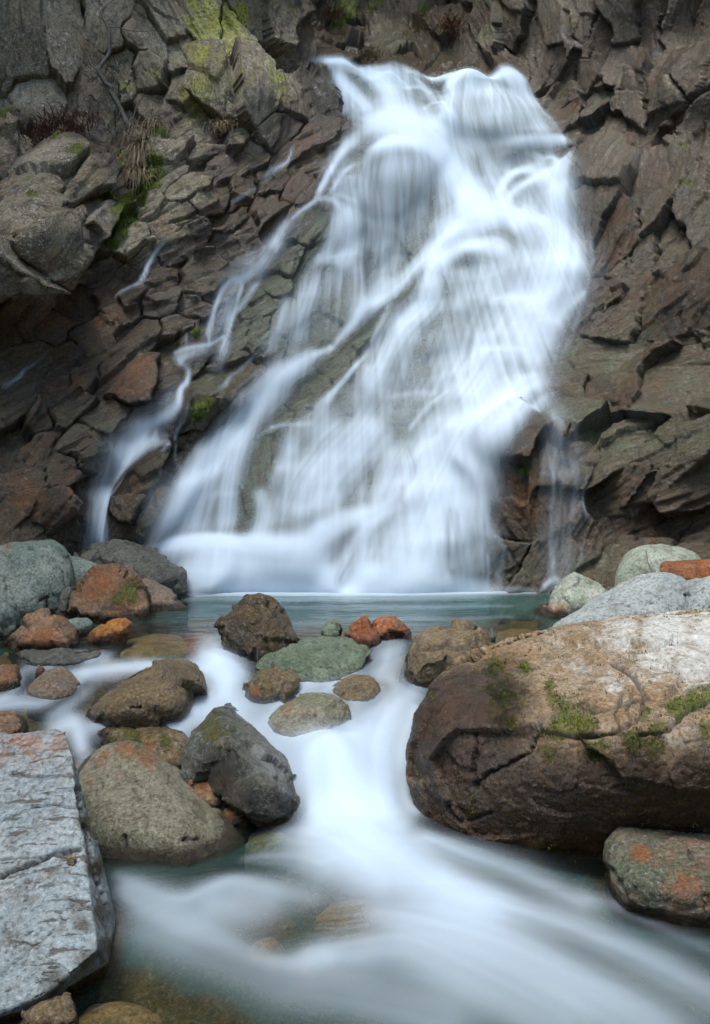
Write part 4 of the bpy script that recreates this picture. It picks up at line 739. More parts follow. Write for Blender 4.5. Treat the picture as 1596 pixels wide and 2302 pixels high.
# ------------------------------------------------------------------ boulders
HGT = {}                                   # highest stone surface under each water cell, filled by the boulder builder
HS = .02; HX0, HY0, HNX, HNY = -4.5, 2.0, 450, 450
HMAP = np.full((HNY, HNX), -9.0); HSUB = HMAP.copy()
def plane_hit(px, py, Yc, Zc, tilt, shift=0.0):
    d = ray(px, py); n = np.array([0, 1, -tilt]); c = Yc + shift - tilt * Zc
    t = (c - n @ CP) / (n @ d); return CP + d * t
def hull_mesh(P):
    bm = bmesh.new()
    for p in P: bm.verts.new(p)
    r = bmesh.ops.convex_hull(bm, input=bm.verts)
    bad = [g for g in r['geom_interior'] if isinstance(g, bmesh.types.BMVert)]
    bmesh.ops.delete(bm, geom=bad, context='VERTS')
    return bm
def grow(hulls, vox, sm):
    """union of convex hulls -> even skin -> eased edges; numpy verts, quads"""
    me = bpy.data.meshes.new('tmp'); bm = bmesh.new()
    for P in hulls:
        b = hull_mesh(P); t = bpy.data.meshes.new('t'); b.to_mesh(t); b.free(); bm.from_mesh(t); bpy.data.meshes.remove(t)
    bmesh.ops.recalc_face_normals(bm, faces=bm.faces); bm.to_mesh(me); bm.free()
    ob = bpy.data.objects.new('tmp', me); COL.objects.link(ob)
    m = ob.modifiers.new('r', 'REMESH'); m.mode = 'VOXEL'; m.voxel_size = vox
    if sm: s = ob.modifiers.new('s', 'SMOOTH'); s.iterations = sm; s.factor = .5
    dg = bpy.context.evaluated_depsgraph_get(); ev = ob.evaluated_get(dg).to_mesh()
    V = np.empty(len(ev.vertices) * 3, np.float32); ev.vertices.foreach_get('co', V); V = V.reshape(-1, 3).astype(float)
    Q = np.empty(len(ev.loops), np.int32); ev.loops.foreach_get('vertex_index', Q)
    tot = np.empty(len(ev.polygons), np.int32); ev.polygons.foreach_get('loop_total', tot)
    st = np.empty(len(ev.polygons), np.int32); ev.polygons.foreach_get('loop_start', st)
    q = st[tot == 4]; Q4 = np.stack([Q[q], Q[q + 1], Q[q + 2], Q[q + 3]], 1)
    t3 = st[tot == 3]
    if len(t3): Q4 = np.concatenate([Q4, np.stack([Q[t3], Q[t3 + 1], Q[t3 + 2], Q[t3 + 2]], 1)])
    bpy.data.objects.remove(ob); bpy.data.meshes.remove(me)
    return V, Q4
def vnormals(V, Q):
    n = np.cross(V[Q[:, 2]] - V[Q[:, 0]], V[Q[:, 3]] - V[Q[:, 1]]); N = np.zeros_like(V)
    for i in range(4): np.add.at(N, Q[:, i], n)
    return N / np.maximum(np.linalg.norm(N, axis=1), 1e-12)[:, None]
def poly_dist(px, py, line):
    best = np.full(px.shape, 1e9)
    for (x0_, y0_), (x1_, y1_) in zip(line[:-1], line[1:]):
        ex, ey = x1_ - x0_, y1_ - y0_; u = np.clip(((px - x0_) * ex + (py - y0_) * ey) / (ex * ex + ey * ey + 1e-9), 0, 1)
        best = np.minimum(best, np.hypot(px - x0_ - u * ex, py - y0_ - u * ey))
    return best
MOSSY = []
def boulder(name, cat, label, mat, out=None, ridge=(), base=None, Y=None, th=.3, tilt=.35, sm=8, fac=.05, fsc=2.2, bmp=.016, sink=.3, pts3=None, extra=(), cracks=(), moss=(), rust=(), pale=(), wetline=.055, vk=1.0, under=(0, 0), cut=(7, .10), damp_shade=(), thick=0, group=None, back=.72, front=.55):
    hulls = []
    if out is not None:
        out = np.array(out, float); cx, cy = out.mean(0)
        if Y is None:
            p, z = on_water([base]); Y = p[0][1] + .5 * th
        Zc = atY(cx, cy, Y)[2]
        O = np.array([plane_hit(x, y, Y, Zc, tilt) for x, y in out]); c = O.mean(0)
        P = [O]
        B = c + (O - c) * back; B[:, 1] += th; P.append(B)
        if len(ridge): P.append(np.array([plane_hit(x, y, Y, Zc, tilt, -dy) for x, y, dy in ridge]))
        else:
            Fr = c + (O - c) * front; Fr[:, 1] -= th * .62; P.append(Fr)
        low = O[O[:, 2] < c[2]].copy(); low[:, 2] -= sink; P.append(c + (low - c) * np.array([.95, .95, 1]))
        lb = B[B[:, 2] < c[2]].copy(); lb[:, 2] -= sink; P.append(lb)
        hulls.append(np.concatenate(P))
    for h in ([pts3] if pts3 is not None else []) + list(extra):
        Q = np.array([atY(x, y, yy) for x, y, yy in h]); L = Q.copy(); L[:, 2] -= sink; L[:, 0] += under[0]; L[:, 1] += under[1]
        if thick: B_ = Q.mean(0) + (Q - Q.mean(0)) * .8; B_[:, 1] += thick; L = np.concatenate([L, B_])
        hulls.append(np.concatenate([Q, L]))
    A = np.concatenate(hulls); ctr = A.mean(0); ctr[2] = A[:, 2].min()
    dist = A[:, 1].mean(); ext = np.ptp(A, axis=0)
    vox = max(.006, dist * .0021 * vk)
    V, Q = grow(hulls, vox, 2)
    mn, mxx = V.min(0), V.max(0)
    # carry the even skin onto the true facets of the stone, edges eased by kr
    b_ = hull_mesh(A); b_.faces.ensure_lookup_table(); bmesh.ops.recalc_face_normals(b_, faces=b_.faces); b_.normal_update()
    pn = np.array([f.normal for f in b_.faces if f.calc_area() > 1e-6]); pd = np.array([f.normal.dot(f.verts[0].co) for f in b_.faces if f.calc_area() > 1e-6]); b_.free()
    sd_ = (sum(map(ord, label)) * 1.37) % 50
    rc_ = np.random.RandomState(int(sd_ * 100) % 9999); cc_ = A.mean(0)
    for _ in range(cut[0]):
        n_ = rc_.normal(size=3); n_[1] = -abs(n_[1]) * .8; n_[2] = abs(n_[2]) * .9 - .25; n_ /= np.linalg.norm(n_)
        pn = np.concatenate([pn, n_[None]]); pd = np.append(pd, n_ @ cc_ + ((A - cc_) @ n_).max() * (1 - cut[1] * rc_.uniform(.4, 1.6)))
    kr = (.0025 + .0022 * sm) * max(ext.max(), .15)
    for _ in range(6):
        E_ = (V @ pn.T - pd) / kr; mx_ = E_.max(1, keepdims=True); W_ = np.exp(E_ - mx_); ws_ = W_.sum(1, keepdims=True)
        sdist = kr * (mx_[:, 0] + np.log(ws_[:, 0])); gr = (W_ / ws_) @ pn; gl_ = np.linalg.norm(gr, axis=1)[:, None]
        V = V - np.clip(sdist, -.1, .1)[:, None] * gr / np.maximum(gl_ ** 2, .3)
    nb = np.zeros(len(V))
    for i in range(4): np.add.at(nb, Q[:, i], 2)
    for _ in range(2):
        acc = np.zeros_like(V)
        for i in range(4): np.add.at(acc, Q[:, i], V[Q[:, (i + 1) % 4]] + V[Q[:, (i + 3) % 4]])
        V = V * .5 + .5 * acc / nb[:, None]
    m2, x2 = V.min(0), V.max(0); mn, mxx = A.min(0), A.max(0); V = mn + (V - m2) / np.maximum(x2 - m2, 1e-6) * (mxx - mn)
    FACET = (W_ / ws_) @ rc_.uniform(0, 1, len(pd))
    N = vnormals(V, Q)
    X_, Y_, Z_ = V.T
    k = fsc
    H, E = facets(X_ * k + sd_ + .3 * noise3(X_ * k * 1.5, Y_ * k * 1.5, Z_ * k * 1.5 + sd_), Y_ * k + .3 * noise3(X_ * k * 1.5 + 9, Y_ * k * 1.5, Z_ * k * 1.5), Z_ * k * 1.2)
    H2, E2 = facets(X_ * k * 3.3, Y_ * k * 3.3 + sd_, Z_ * k * 3.6)
    Dp = fac * 1.35 * H + fac * .40 * H2 + .6 * bmp * fbm(X_ * 6, Y_ * 6, Z_ * 7 + sd_, 5, .62) + bmp * .3 * fbm(X_ * 34, Y_ * 34, Z_ * 34, 2, .6)
    V = V + N * Dp[:, None]
    u, v_ = sight(V)
    frontm = (N[:, 1] < .45)
    crk_ = np.zeros(len(V))
    for c_ in cracks:
        line, wd, dp = c_
        wd = wd * (.75 + .8 * np.abs(noise3(u / 40., v_ / 40., 3.)))
        wob = 5 * noise3(u / 18., v_ / 18., sd_) + 2 * noise3(u / 6., v_ / 6., sd_)
        dd = poly_dist(u + wob, v_ + wob * .7, line)
        g_ = frontm * np.exp(-(dd / wd) ** 2); crk_ = np.maximum(crk_, g_ * min(1, dp / .03)); V = V - N * (dp * g_)[:, None]
    def stain(lst):
        a = np.zeros(len(V), np.float32)
        for b in lst:
            kk = b[3] if len(b) > 3 else 1.0
            a = np.maximum(a, kk * np.exp(-.75 * ((u - b[0]) ** 2 + (v_ - b[1]) ** 2) / b[2] ** 2))
        return a * (N[:, 1] < .7)
    wl = Wf(V[:, 0], V[:, 1]); wet = 1 - sstep(wetline * .3, wetline * 2 + 1e-3, V[:, 2] - wl)
    if len(damp_shade): wet = np.maximum(wet, stain(damp_shade))  # hand placed patches add wet film and painted shade
    ix = ((V[:, 0] - HX0) / HS).astype(int); iy = ((V[:, 1] - HY0) / HS).astype(int)
    ok = (ix >= 0) & (ix < HNX) & (iy >= 0) & (iy < HNY); np.maximum.at(HMAP, (iy[ok], ix[ok]), V[ok, 2])
    if len(moss) > 4:
        sm_ = stain(moss) + .9 * fbm(V[:, 0] * 16, V[:, 1] * 16, V[:, 2] * 16, 3, .6); MOSSY.append((V[sm_ > .62], N[sm_ > .62]))
    me = np_mesh(name, V - ctr, Q, {'moss': stain(moss), 'rust': stain(rust), 'pale': stain(pale), 'wet': wet.astype(np.float32), 'crack': crk_.astype(np.float32), 'facet': FACET})
    o = link(name, me, mat, None, tuple(ctr))
    tag(o, label, cat, group)
    return o

G_B, G_S, G_U = 'boulders along the stream', 'small stones among the boulders', 'stones lying under the stream water'
m_greygreen = boulder_mat('grey_green_stone', (.125,.165,.138), (.205,.235,.200), (.070,.092,.078), speck=.5, pit=.15, k=1.25)
m_rust = boulder_mat('rusty_stone', (.115,.070,.042), (.195,.140,.098), (.065,.050,.036), speck=.35, pit=.2, rough=.42)
m_orange = boulder_mat('orange_stone', (.27,.115,.030), (.34,.16,.05), (.12,.05,.016), speck=.1, pit=.5, k=1.25, rough=.5)
m_dark = boulder_mat('dark_wet_stone', (.060,.064,.056), (.095,.098,.085), (.034,.034,.030), speck=.4, pit=.2, rough=.36, pale=(.22,.23,.225))
m_darkbrown = boulder_mat('dark_brown_stone', (.040,.030,.018), (.062,.047,.028), (.024,.018,.012), speck=.12, pit=.3, rough=.36, bump=1.2)
m_olive = boulder_mat('olive_stone', (.125,.125,.082), (.165,.160,.118), (.085,.074,.048), speck=.45, pit=.12, k=1.3, rough=.42)
m_brown = boulder_mat('brown_stone', (.088,.070,.044), (.125,.098,.066), (.050,.040,.026), speck=.35, pit=.3, rough=.36)
m_slab = boulder_mat('pale_blue_grey_slab', (.150,.182,.190), (.198,.222,.226), (.100,.108,.104), speck=.1, pit=1.0, rough=.6, wet=1.0, bump=.35, k=1.2, bed=((5, 22, 22), (0, 0, .45)))
m_pale = boulder_mat('pale_granite', (.255,.295,.29), (.33,.36,.345), (.19,.205,.19), speck=.2, pit=.9, k=1.1, rough=.68)
m_palegreen = boulder_mat('pale_green_granite', (.215,.255,.20), (.30,.335,.27), (.15,.165,.12), speck=.3, pit=.35, k=1.2, rough=.66)
m_pink = boulder_mat('pinkish_brown_boulder', (.165,.112,.062), (.195,.145,.095), (.088,.064,.034), speck=.45, pit=.3, bump=.6, rough=.5, pale=(.56,.58,.54), k=1.35)
m_rustgreen = boulder_mat('green_and_rust_stone', (.078,.084,.062), (.118,.088,.066), (.056,.060,.046), speck=.5, pit=.2, rough=.5)
m_sub = boulder_mat('submerged_stone', (.20,.125,.062), (.26,.175,.098), (.13,.09,.05), k=1.25, speck=.1, pit=.1, rough=.45)
m_subgreen = boulder_mat('submerged_green_stone', (.088,.115,.078), (.130,.160,.112), (.06,.08,.054), k=1.3, speck=.1, pit=.1, rough=.4)
m_red = boulder_mat('red_stone', (.145,.062,.030), (.20,.095,.055), (.075,.038,.022), speck=.3, pit=.2, rough=.36)
m_pinkgrey = boulder_mat('pink_grey_stone', (.135,.105,.082), (.145,.125,.10), (.075,.065,.055), speck=.5, pit=.2, rough=.5)

# left bank
boulder('boulder','boulder','big rounded grey green boulder on the left bank with a rusty top edge',m_greygreen,[(-70,1260),(-10,1236),(45,1220),(90,1215),(120,1228),(145,1262),(158,1300),(150,1335),(120,1372),(60,1397),(0,1390),(-70,1380)],Y=8.95,th=.42,tilt=.5,cut=(4,.05),sm=14,fac=.03,fsc=1.3,bmp=.010,moss=[(100,1350,14,.5)],rust=[(20,1232,20,.55)],cracks=[([(90,1350),(108,1340),(104,1366)],3,.03)],group=G_B)
boulder('boulder','boulder','grey blocky boulder cut off by the left edge below the big green one',m_greygreen,[(-60,1350),(0,1356),(20,1358),(31,1392),(30,1412),(12,1456),(-60,1458)],Y=7.8,th=.25,sm=5,fac=.05,group=G_B)
boulder('boulder','boulder','reddish brown boulder low on the left bank beside a small green pebble',m_rust,[(8,1462),(18,1440),(40,1412),(70,1387),(116,1380),(142,1394),(162,1416),(177,1446),(165,1465),(80,1475)],ridge=[(70,1400,.12),(130,1405,.12),(60,1440,.26),(145,1440,.26)],Y=7.55,th=.3,sm=5,fac=.045,rust=[(100,1440,40,.9),(60,1430,20,.7),(90,1462,40,.8)],pale=[(90,1388,20,.35)],group=G_B)
boulder('stone','stone','small flat grey green stone wedged between the red boulder and the orange one',m_greygreen,[(150,1399),(170,1390),(195,1394),(207,1404),(195,1420),(165,1422)],Y=7.85,th=.10,sm=8,fac=.015,sink=.15,group=G_S)
boulder('stone','stone','bright orange angular stone at the water edge of the left bank',m_orange,[(178,1440),(215,1406),(250,1388),(285,1388),(298,1402),(275,1434),(240,1450),(200,1452)],ridge=[(250,1400,.08),(215,1430,.14),(270,1415,.12)],Y=7.65,th=.16,sm=3,fac=.03,sink=.2,group=G_S)
boulder('boulder','boulder','rusty orange topped boulder with a dark mossy side, centre of the left bank',m_rust,[(156,1352),(170,1325),(187,1300),(215,1281),(258,1274),(283,1288),(305,1318),(325,1362),(320,1387),(270,1402),(205,1402),(158,1392)],ridge=[(250,1278,.02),(268,1300,.14),(185,1320,.10),(235,1340,.24),(180,1370,.22),(310,1365,.14),(250,1375,.22)],Y=8.6,th=.36,tilt=.3,sm=4,fac=.06,fsc=1.8,rust=[(225,1305,34,1.0),(200,1325,24,.9),(258,1290,16,.8)],moss=[(290,1325,20,1.0),(265,1345,16,.9),(300,1345,12,.7)],pale=[(270,1290,10,.6)],group=G_B)
boulder('boulder','boulder','blue grey boulder half hidden behind the rusty orange one',m_greygreen,[(120,1250),(160,1250),(225,1272),(240,1300),(200,1320),(150,1330)],Y=9.4,th=.25,sm=10,fac=.03,group=G_B)
boulder('stone','stone','small dark stone filling the gap between the big green boulder and the rusty one',m_dark,[(130,1365),(136,1328),(158,1315),(168,1320),(165,1355),(155,1378)],Y=8.65,th=.14,sm=4,fac=.03,group=G_S)
boulder('boulder','boulder','dark faceted wet boulder at the left foot of the waterfall',m_dark,[(165,1252),(180,1240),(203,1225),(270,1223),(290,1240),(350,1246),(395,1266),(419,1287),(416,1318),(395,1330),(330,1330),(250,1310)],ridge=[(230,1236,.05),(300,1265,.16),(360,1262,.10),(345,1300,.26),(385,1290,.22),(270,1275,.12)],Y=9.75,th=.32,tilt=.5,sm=2,fac=.05,fsc=2.2,rust=[(185,1245,14,.4)],group=G_B)
boulder('boulder','boulder','speckled grey boulder sloping into the pool behind the rusty one',m_pinkgrey,[(290,1300),(318,1296),(345,1312),(380,1340),(418,1368),(400,1378),(330,1384),(290,1380)],ridge=[(310,1320,.10),(350,1350,.16)],Y=9.1,th=.25,tilt=.9,sm=4,fac=.03,group=G_B)
boulder('stone','stone','knobbly dark stone perched on top of the speckled grey boulder',m_darkbrown,[(285,1298),(296,1291),(318,1291),(328,1303),(322,1316),(292,1318)],Y=9.25,th=.10,sm=3,fac=.03,sink=.1,group=G_S)
# stones standing in the upper pool and at its lip
boulder('boulder','boulder','dark brown pyramid shaped rock standing in the pool',m_darkbrown,[(484,1405),(492,1394),(520,1372),(548,1352),(565,1350),(575,1357),(600,1356),(612,1364),(640,1394),(658,1440),(650,1462),(600,1488),(560,1486),(505,1452)],ridge=[(560,1352,.0),(566,1400,.18),(520,1400,.10),(610,1380,.06),(600,1450,.20),(540,1440,.16)],base=(585,1487),th=.34,tilt=.15,sm=2,fac=.055,fsc=2.4,group=G_B)
boulder('boulder','boulder','flat dull green rock awash below the dark pyramid rock',m_subgreen,[(576,1497),(600,1475),(640,1454),(690,1443),(770,1448),(830,1462),(815,1490),(740,1522),(650,1510),(590,1505)],base=(680,1512),th=.30,tilt=2.2,sm=14,fac=.03,sink=.2,wetline=.015,group=G_B)
boulder('boulder','boulder','left one of two red brown rocks at the lip of the pool',m_red,[(778,1412),(795,1394),(815,1381),(832,1384),(842,1402),(852,1430),(862,1448),(830,1452),(795,1440)],ridge=[(825,1386,.02),(838,1430,.12),(800,1420,.10)],base=(830,1450),th=.16,tilt=.2,sm=2,fac=.04,sink=.25,group='red rocks at the lip of the pool')
boulder('boulder','boulder','right one of two red brown rocks at the lip of the pool, grey on top',m_red,[(842,1398),(868,1389),(888,1390),(912,1408),(925,1436),(890,1444),(858,1440)],ridge=[(895,1400,.06),(865,1420,.10)],base=(890,1442),th=.16,tilt=.3,sm=2,fac=.04,sink=.25,pale=[(865,1400,14,.5)],group='red rocks at the lip of the pool')
boulder('stone','stone','small wet grey green stone between the pyramid rock and the red rocks',m_subgreen,[(722,1412),(738,1396),(757,1395),(768,1412),(764,1436),(742,1444),(725,1434)],base=(745,1444),th=.12,tilt=.3,sm=4,fac=.03,group=G_S)
boulder('boulder','boulder','grey brown wet boulder left of and behind the huge mossy boulder',m_brown,[(903,1528),(912,1500),(925,1471),(945,1444),(970,1428),(1040,1418),(1085,1424),(1102,1448),(1080,1480),(1010,1512),(955,1540),(920,1542)],ridge=[(960,1445,.10),(1030,1440,.10),(950,1500,.25),(1040,1480,.25)],base=(940,1542),th=.36,tilt=.4,sm=4,fac=.06,fsc=2,cracks=[([(955,1462),(985,1455),(1010,1440)],4,.04)],group=G_B)
boulder('stone','stone','dark teal stone between the pool lip and the huge mossy boulder',m_dark,[(1058,1420),(1072,1406),(1098,1404),(1116,1425),(1110,1450),(1070,1455)],base=(1085,1452),th=.14,sm=4,fac=.03,group=G_S)
# midstream
boulder('stone','stone','round brown stone with an orange stain in the middle of the rapids',m_brown,[(543,1558),(550,1535),(568,1516),(600,1503),(635,1506),(662,1522),(667,1534),(645,1560),(610,1578),(565,1578)],base=(600,1580),th=.22,tilt=.4,sm=12,fac=.03,fsc=3,cut=(5,.06),rust=[(575,1555,14,1.0)],group=G_S)
boulder('boulder','boulder','long low brown boulder lying in the rapids on the left',m_brown,[(186,1604),(198,1580),(235,1556),(280,1532),(310,1514),(350,1507),(410,1511),(436,1530),(438,1566),(415,1594),(340,1618),(215,1622)],ridge=[(290,1545,.14),(390,1530,.10),(300,1590,.34),(400,1570,.26),(230,1590,.24)],base=(300,1624),th=.40,tilt=.7,sm=6,fac=.05,fsc=1.6,cracks=[([(288,1580),(300,1572),(310,1592)],5,.05)],group=G_B)
boulder('stone','stone','tawny stone under the white water below the round brown stone',m_olive,[(600,1612),(625,1590),(690,1570),(760,1576),(785,1600),(770,1636),(690,1650),(625,1636)],base=(690,1640),th=.26,tilt=1.3,sm=14,fac=.02,sink=.2,wetline=.01,rust=[(650,1600,20,.5)],group=G_U)
boulder('stone','stone','brown stone blurred under the chute right of the tawny one',m_brown,[(745,1550),(780,1530),(830,1528),(850,1545),(830,1570),(770,1572)],base=(800,1570),th=.16,tilt=1.2,sm=10,fac=.02,sink=.2,wetline=.01,group=G_U)
boulder('stone','stone','reddish stone cut off by the left edge among white water',m_rust,[(-40,1505),(0,1502),(26,1502),(41,1522),(28,1545),(-40,1555)],base=(10,1552),th=.14,sm=5,fac=.03,rust=[(20,1520,20,.7)],group=G_S)
boulder('stone','stone','small upright red stone in white water near the left edge',m_red,[(75,1524),(80,1504),(92,1499),(99,1508),(96,1524)],base=(86,1526),th=.06,sm=3,fac=.012,sink=.1,group=G_S)
boulder('stone','stone','pinkish stone just under the white water near the left edge',m_pinkgrey,[(58,1550),(90,1524),(125,1514),(160,1532),(172,1556),(120,1570)],base=(115,1566),th=.16,tilt=1.2,sm=10,fac=.02,sink=.2,wetline=.01,group=G_U)
boulder('stone','stone','rusty stone under the water just above the pale slab',m_rust,[(-40,1620),(0,1608),(35,1622),(60,1650),(20,1670),(-40,1670)],base=(10,1660),th=.16,tilt=1.0,sm=8,fac=.02,sink=.2,wetline=.01,group=G_U)
boulder('stone','stone','thin flat dark slab with water pouring over it at the left',m_dark,[(34,1470),(60,1461),(230,1462),(222,1482),(140,1492),(42,1492)],base=(130,1492),th=.22,tilt=2.0,sm=3,fac=.02,sink=.12,wetline=.02,group=G_S)
# foreground left
boulder('boulder','boulder','long knobbly mossy rock lying behind the large smooth green boulder',m_brown,[(219,1660),(226,1645),(268,1634),(320,1640),(385,1644),(412,1662),(429,1682),(430,1718),(405,1738),(330,1720),(235,1690)],Y=6.06,th=.20,tilt=.6,sm=6,fac=.045,fsc=3,moss=[(300,1650,30,.6),(370,1660,24,.5),(250,1655,16,.5)],rust=[(330,1670,26,.5)],group=G_B)
boulder('stone','stone','small mossy stone in foam at the tip of the knobbly rock',m_brown,[(184,1642),(195,1624),(215,1615),(245,1614),(272,1634),(255,1650),(205,1660)],Y=6.22,th=.12,tilt=.6,sm=6,fac=.03,moss=[(230,1625,14,.6)],group=G_S)
boulder('boulder','boulder','large smooth olive green boulder in the left foreground',m_olive,pts3=[(140,1830,5.6),(165,1740,5.72),(186,1712,5.78),(232,1682,5.82),(274,1673,5.82),(300,1677,5.82),(336,1690,5.82),(400,1725,5.9),(452,1775,5.8),(500,1838,5.6),(549,1880,5.48),(547,1896,5.40),(490,1912,5.22),(462,1936,5.12),(428,1946,5.06),(350,1934,5.10),(240,1930,5.12),(150,1900,5.2),(300,1800,5.38),(430,1838,5.22),(250,1850,5.16),(400,1890,5.08)],thick=.3,cut=(0,0),sm=5,fac=.018,fsc=1.3,bmp=.009,sink=.25,rust=[(285,1690,30,.8),(335,1705,26,.8),(230,1700,26,.7),(200,1750,26,.5),(260,1740,30,.35)],pale=[(340,1745,34,.25),(445,1908,16,.4)],moss=[(300,1780,60,.15)],damp_shade=[(260,1925,40,.6),(340,1940,40,.5),(500,1905,26,.5)],cracks=[([(412,1888),(430,1884),(450,1886)],3,.03),([(280,1880),(284,1910)],5,.03)],group=G_B)
boulder('boulder','boulder','angular dark grey boulder with a flat shiny face beside the main chute',m_dark,pts3=[(484,1592,6.2),(508,1600,6.18),(652,1702,5.98),(694,1826,5.78),(680,1840,5.72),(416,1662,5.98),(432,1722,5.80),(532,1684,5.50),(552,1772,5.38),(596,1840,5.60),(646,1778,5.52)],thick=.35,sink=.15,sm=0,fac=.045,fsc=1.9,bmp=.010,cut=(0,0),rust=[(480,1650,40,.45),(600,1815,40,.4)],moss=[(480,1640,50,.55),(520,1625,26,.4),(590,1640,20,.2)],pale=[(585,1690,26,.75),(610,1720,30,.85),(640,1740,24,.6)],damp_shade=[(490,1740,60,.9),(560,1800,60,.7),(640,1810,50,.6)],group=G_B)  # pale patch paints the flat face's sheen; dark patches paint the shaded lower front
boulder('stone','stone','small rusty stone wedged between the smooth green boulder and the angular dark one',m_rust,[(424,1738),(445,1742),(470,1758),(492,1776),(494,1800),(470,1800),(440,1770)],Y=5.75,th=.10,sm=4,fac=.025,rust=[(460,1765,20,.9)],group=G_S)
boulder('stone','stone','dark reddish stone in the shadow below the angular dark boulder',m_rust,[(500,1830),(525,1820),(560,1826),(565,1845),(520,1850)],Y=5.6,th=.10,sm=5,fac=.02,group=G_S)
TOPS = [(-120,1665,5.35),(0,1652,5.3),(80,1646,5.28),(128,1635,5.3),(150,1643,5.2),(163,1700,5.0),(178,1820,4.66),(192,1950,4.35),(208,2060,4.08),(222,2128,3.93),(165,2174,3.85),(100,2229,3.72),(0,2262,3.68),(-150,2330,3.6)]
boulder('slab','slab','pale blue grey cracked slab filling the lower left corner',m_slab,pts3=TOPS+[(262,2056,4.42),(216,1909,4.85),(182,1780,5.2),(246,2165,4.06)],cut=(0,0),sm=0,fac=.012,fsc=1.5,bmp=.006,sink=.42,under=(-.16,.34),wetline=.03,vk=.72,
        cracks=[([(0,1968),(60,1945),(115,1920),(150,1910),(176,1908)],5,.06),([(20,1741),(90,1745),(160,1740)],2.5,.02),([(70,1812),(120,1808),(165,1815)],2.5,.02),([(0,2190),(60,2140),(120,2090)],2.5,.015),([(0,1930),(100,1924),(140,1918)],2.5,.02),([(172,1770),(196,1880),(214,1960),(240,2040)],4,.03)],
        rust=[(60,1670,60,.6),(130,1665,40,.55),(0,1670,50,.5)],moss=[(190,2080,20,.35)],damp_shade=[(196,1850,22,.9),(214,1950,24,1),(230,2050,24,1),(240,2130,24,1),(170,2040,24,.6),(185,2080,24,.7),(130,2090,20,.45),(120,2200,40,.6),(190,2160,30,.7)],group=None)  # last list makes the right side and front edge darker
boulder('stone','stone','small pale pebble lodged at the end of the crack in the slab',m_pink,[(150,1930),(154,1922),(163,1921),(170,1928),(168,1938),(155,1940)],Y=4.33,th=.02,sm=5,fac=.006,sink=.02,vk=1.0)
boulder('stone','stone','wet brown stone below the pale slab at the bottom edge',m_brown,[(34,2300),(50,2280),(82,2265),(128,2261),(152,2280),(165,2310),(160,2360),(40,2360)],Y=3.62,th=.12,tilt=.4,sm=6,fac=.03,fsc=3.5,pale=[(110,2270,18,.5)],sink=.2,group=G_S)
# right bank
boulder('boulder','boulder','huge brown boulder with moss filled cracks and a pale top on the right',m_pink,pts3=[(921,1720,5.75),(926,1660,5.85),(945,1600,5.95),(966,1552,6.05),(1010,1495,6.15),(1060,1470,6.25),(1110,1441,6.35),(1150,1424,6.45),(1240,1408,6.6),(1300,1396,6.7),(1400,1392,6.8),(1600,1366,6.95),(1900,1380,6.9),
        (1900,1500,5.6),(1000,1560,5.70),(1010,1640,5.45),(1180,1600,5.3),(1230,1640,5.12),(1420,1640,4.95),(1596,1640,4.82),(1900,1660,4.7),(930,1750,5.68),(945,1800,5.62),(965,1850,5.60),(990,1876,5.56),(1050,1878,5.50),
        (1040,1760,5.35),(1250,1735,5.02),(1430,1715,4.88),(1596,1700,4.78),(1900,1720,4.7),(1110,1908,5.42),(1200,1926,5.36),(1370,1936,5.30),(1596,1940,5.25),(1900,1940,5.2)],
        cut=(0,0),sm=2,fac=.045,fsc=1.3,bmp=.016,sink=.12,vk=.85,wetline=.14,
        damp_shade=[(1000,1600,91,1.30),(960,1680,78,1.30),(1060,1680,117,1.30),(1100,1580,91,1.17),(1040,1540,52,1.04),(1150,1790,104,1.04),(1020,1800,104,1.04),(1280,1790,104,1.17),(1420,1790,117,1.17),(1560,1790,117,1.04),(1250,1880,117,1.30),(1450,1880,117,1.30),(1600,1880,117,1.30),(1180,1660,65,0.78)],  # wet algae film, with shade of left face and underside painted in
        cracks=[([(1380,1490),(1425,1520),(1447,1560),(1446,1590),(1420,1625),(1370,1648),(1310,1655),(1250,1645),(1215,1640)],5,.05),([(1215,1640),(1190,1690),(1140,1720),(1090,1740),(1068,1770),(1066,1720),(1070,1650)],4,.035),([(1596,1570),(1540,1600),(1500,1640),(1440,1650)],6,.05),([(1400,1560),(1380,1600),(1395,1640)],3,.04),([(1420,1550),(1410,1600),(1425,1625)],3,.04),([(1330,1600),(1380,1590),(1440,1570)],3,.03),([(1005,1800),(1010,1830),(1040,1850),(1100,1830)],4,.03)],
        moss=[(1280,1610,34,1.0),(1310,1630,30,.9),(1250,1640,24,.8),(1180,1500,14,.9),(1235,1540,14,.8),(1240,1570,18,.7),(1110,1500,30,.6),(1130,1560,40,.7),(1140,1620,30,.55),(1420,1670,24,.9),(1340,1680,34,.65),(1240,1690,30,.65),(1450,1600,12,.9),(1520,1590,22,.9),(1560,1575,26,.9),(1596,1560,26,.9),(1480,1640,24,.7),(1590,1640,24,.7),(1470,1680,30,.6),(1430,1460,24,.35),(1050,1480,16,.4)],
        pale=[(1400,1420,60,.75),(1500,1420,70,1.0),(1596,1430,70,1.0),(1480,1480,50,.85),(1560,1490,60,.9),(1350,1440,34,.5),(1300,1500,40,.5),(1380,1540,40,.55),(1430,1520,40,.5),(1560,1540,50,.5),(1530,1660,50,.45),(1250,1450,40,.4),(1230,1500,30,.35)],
        rust=[(1000,1600,60,.5),(980,1700,50,.6),(1040,1700,50,.55),(1150,1780,60,.55),(960,1800,40,.6),(1330,1560,40,.3),(1200,1460,40,.3),(1050,1850,40,.5)],group=G_B)
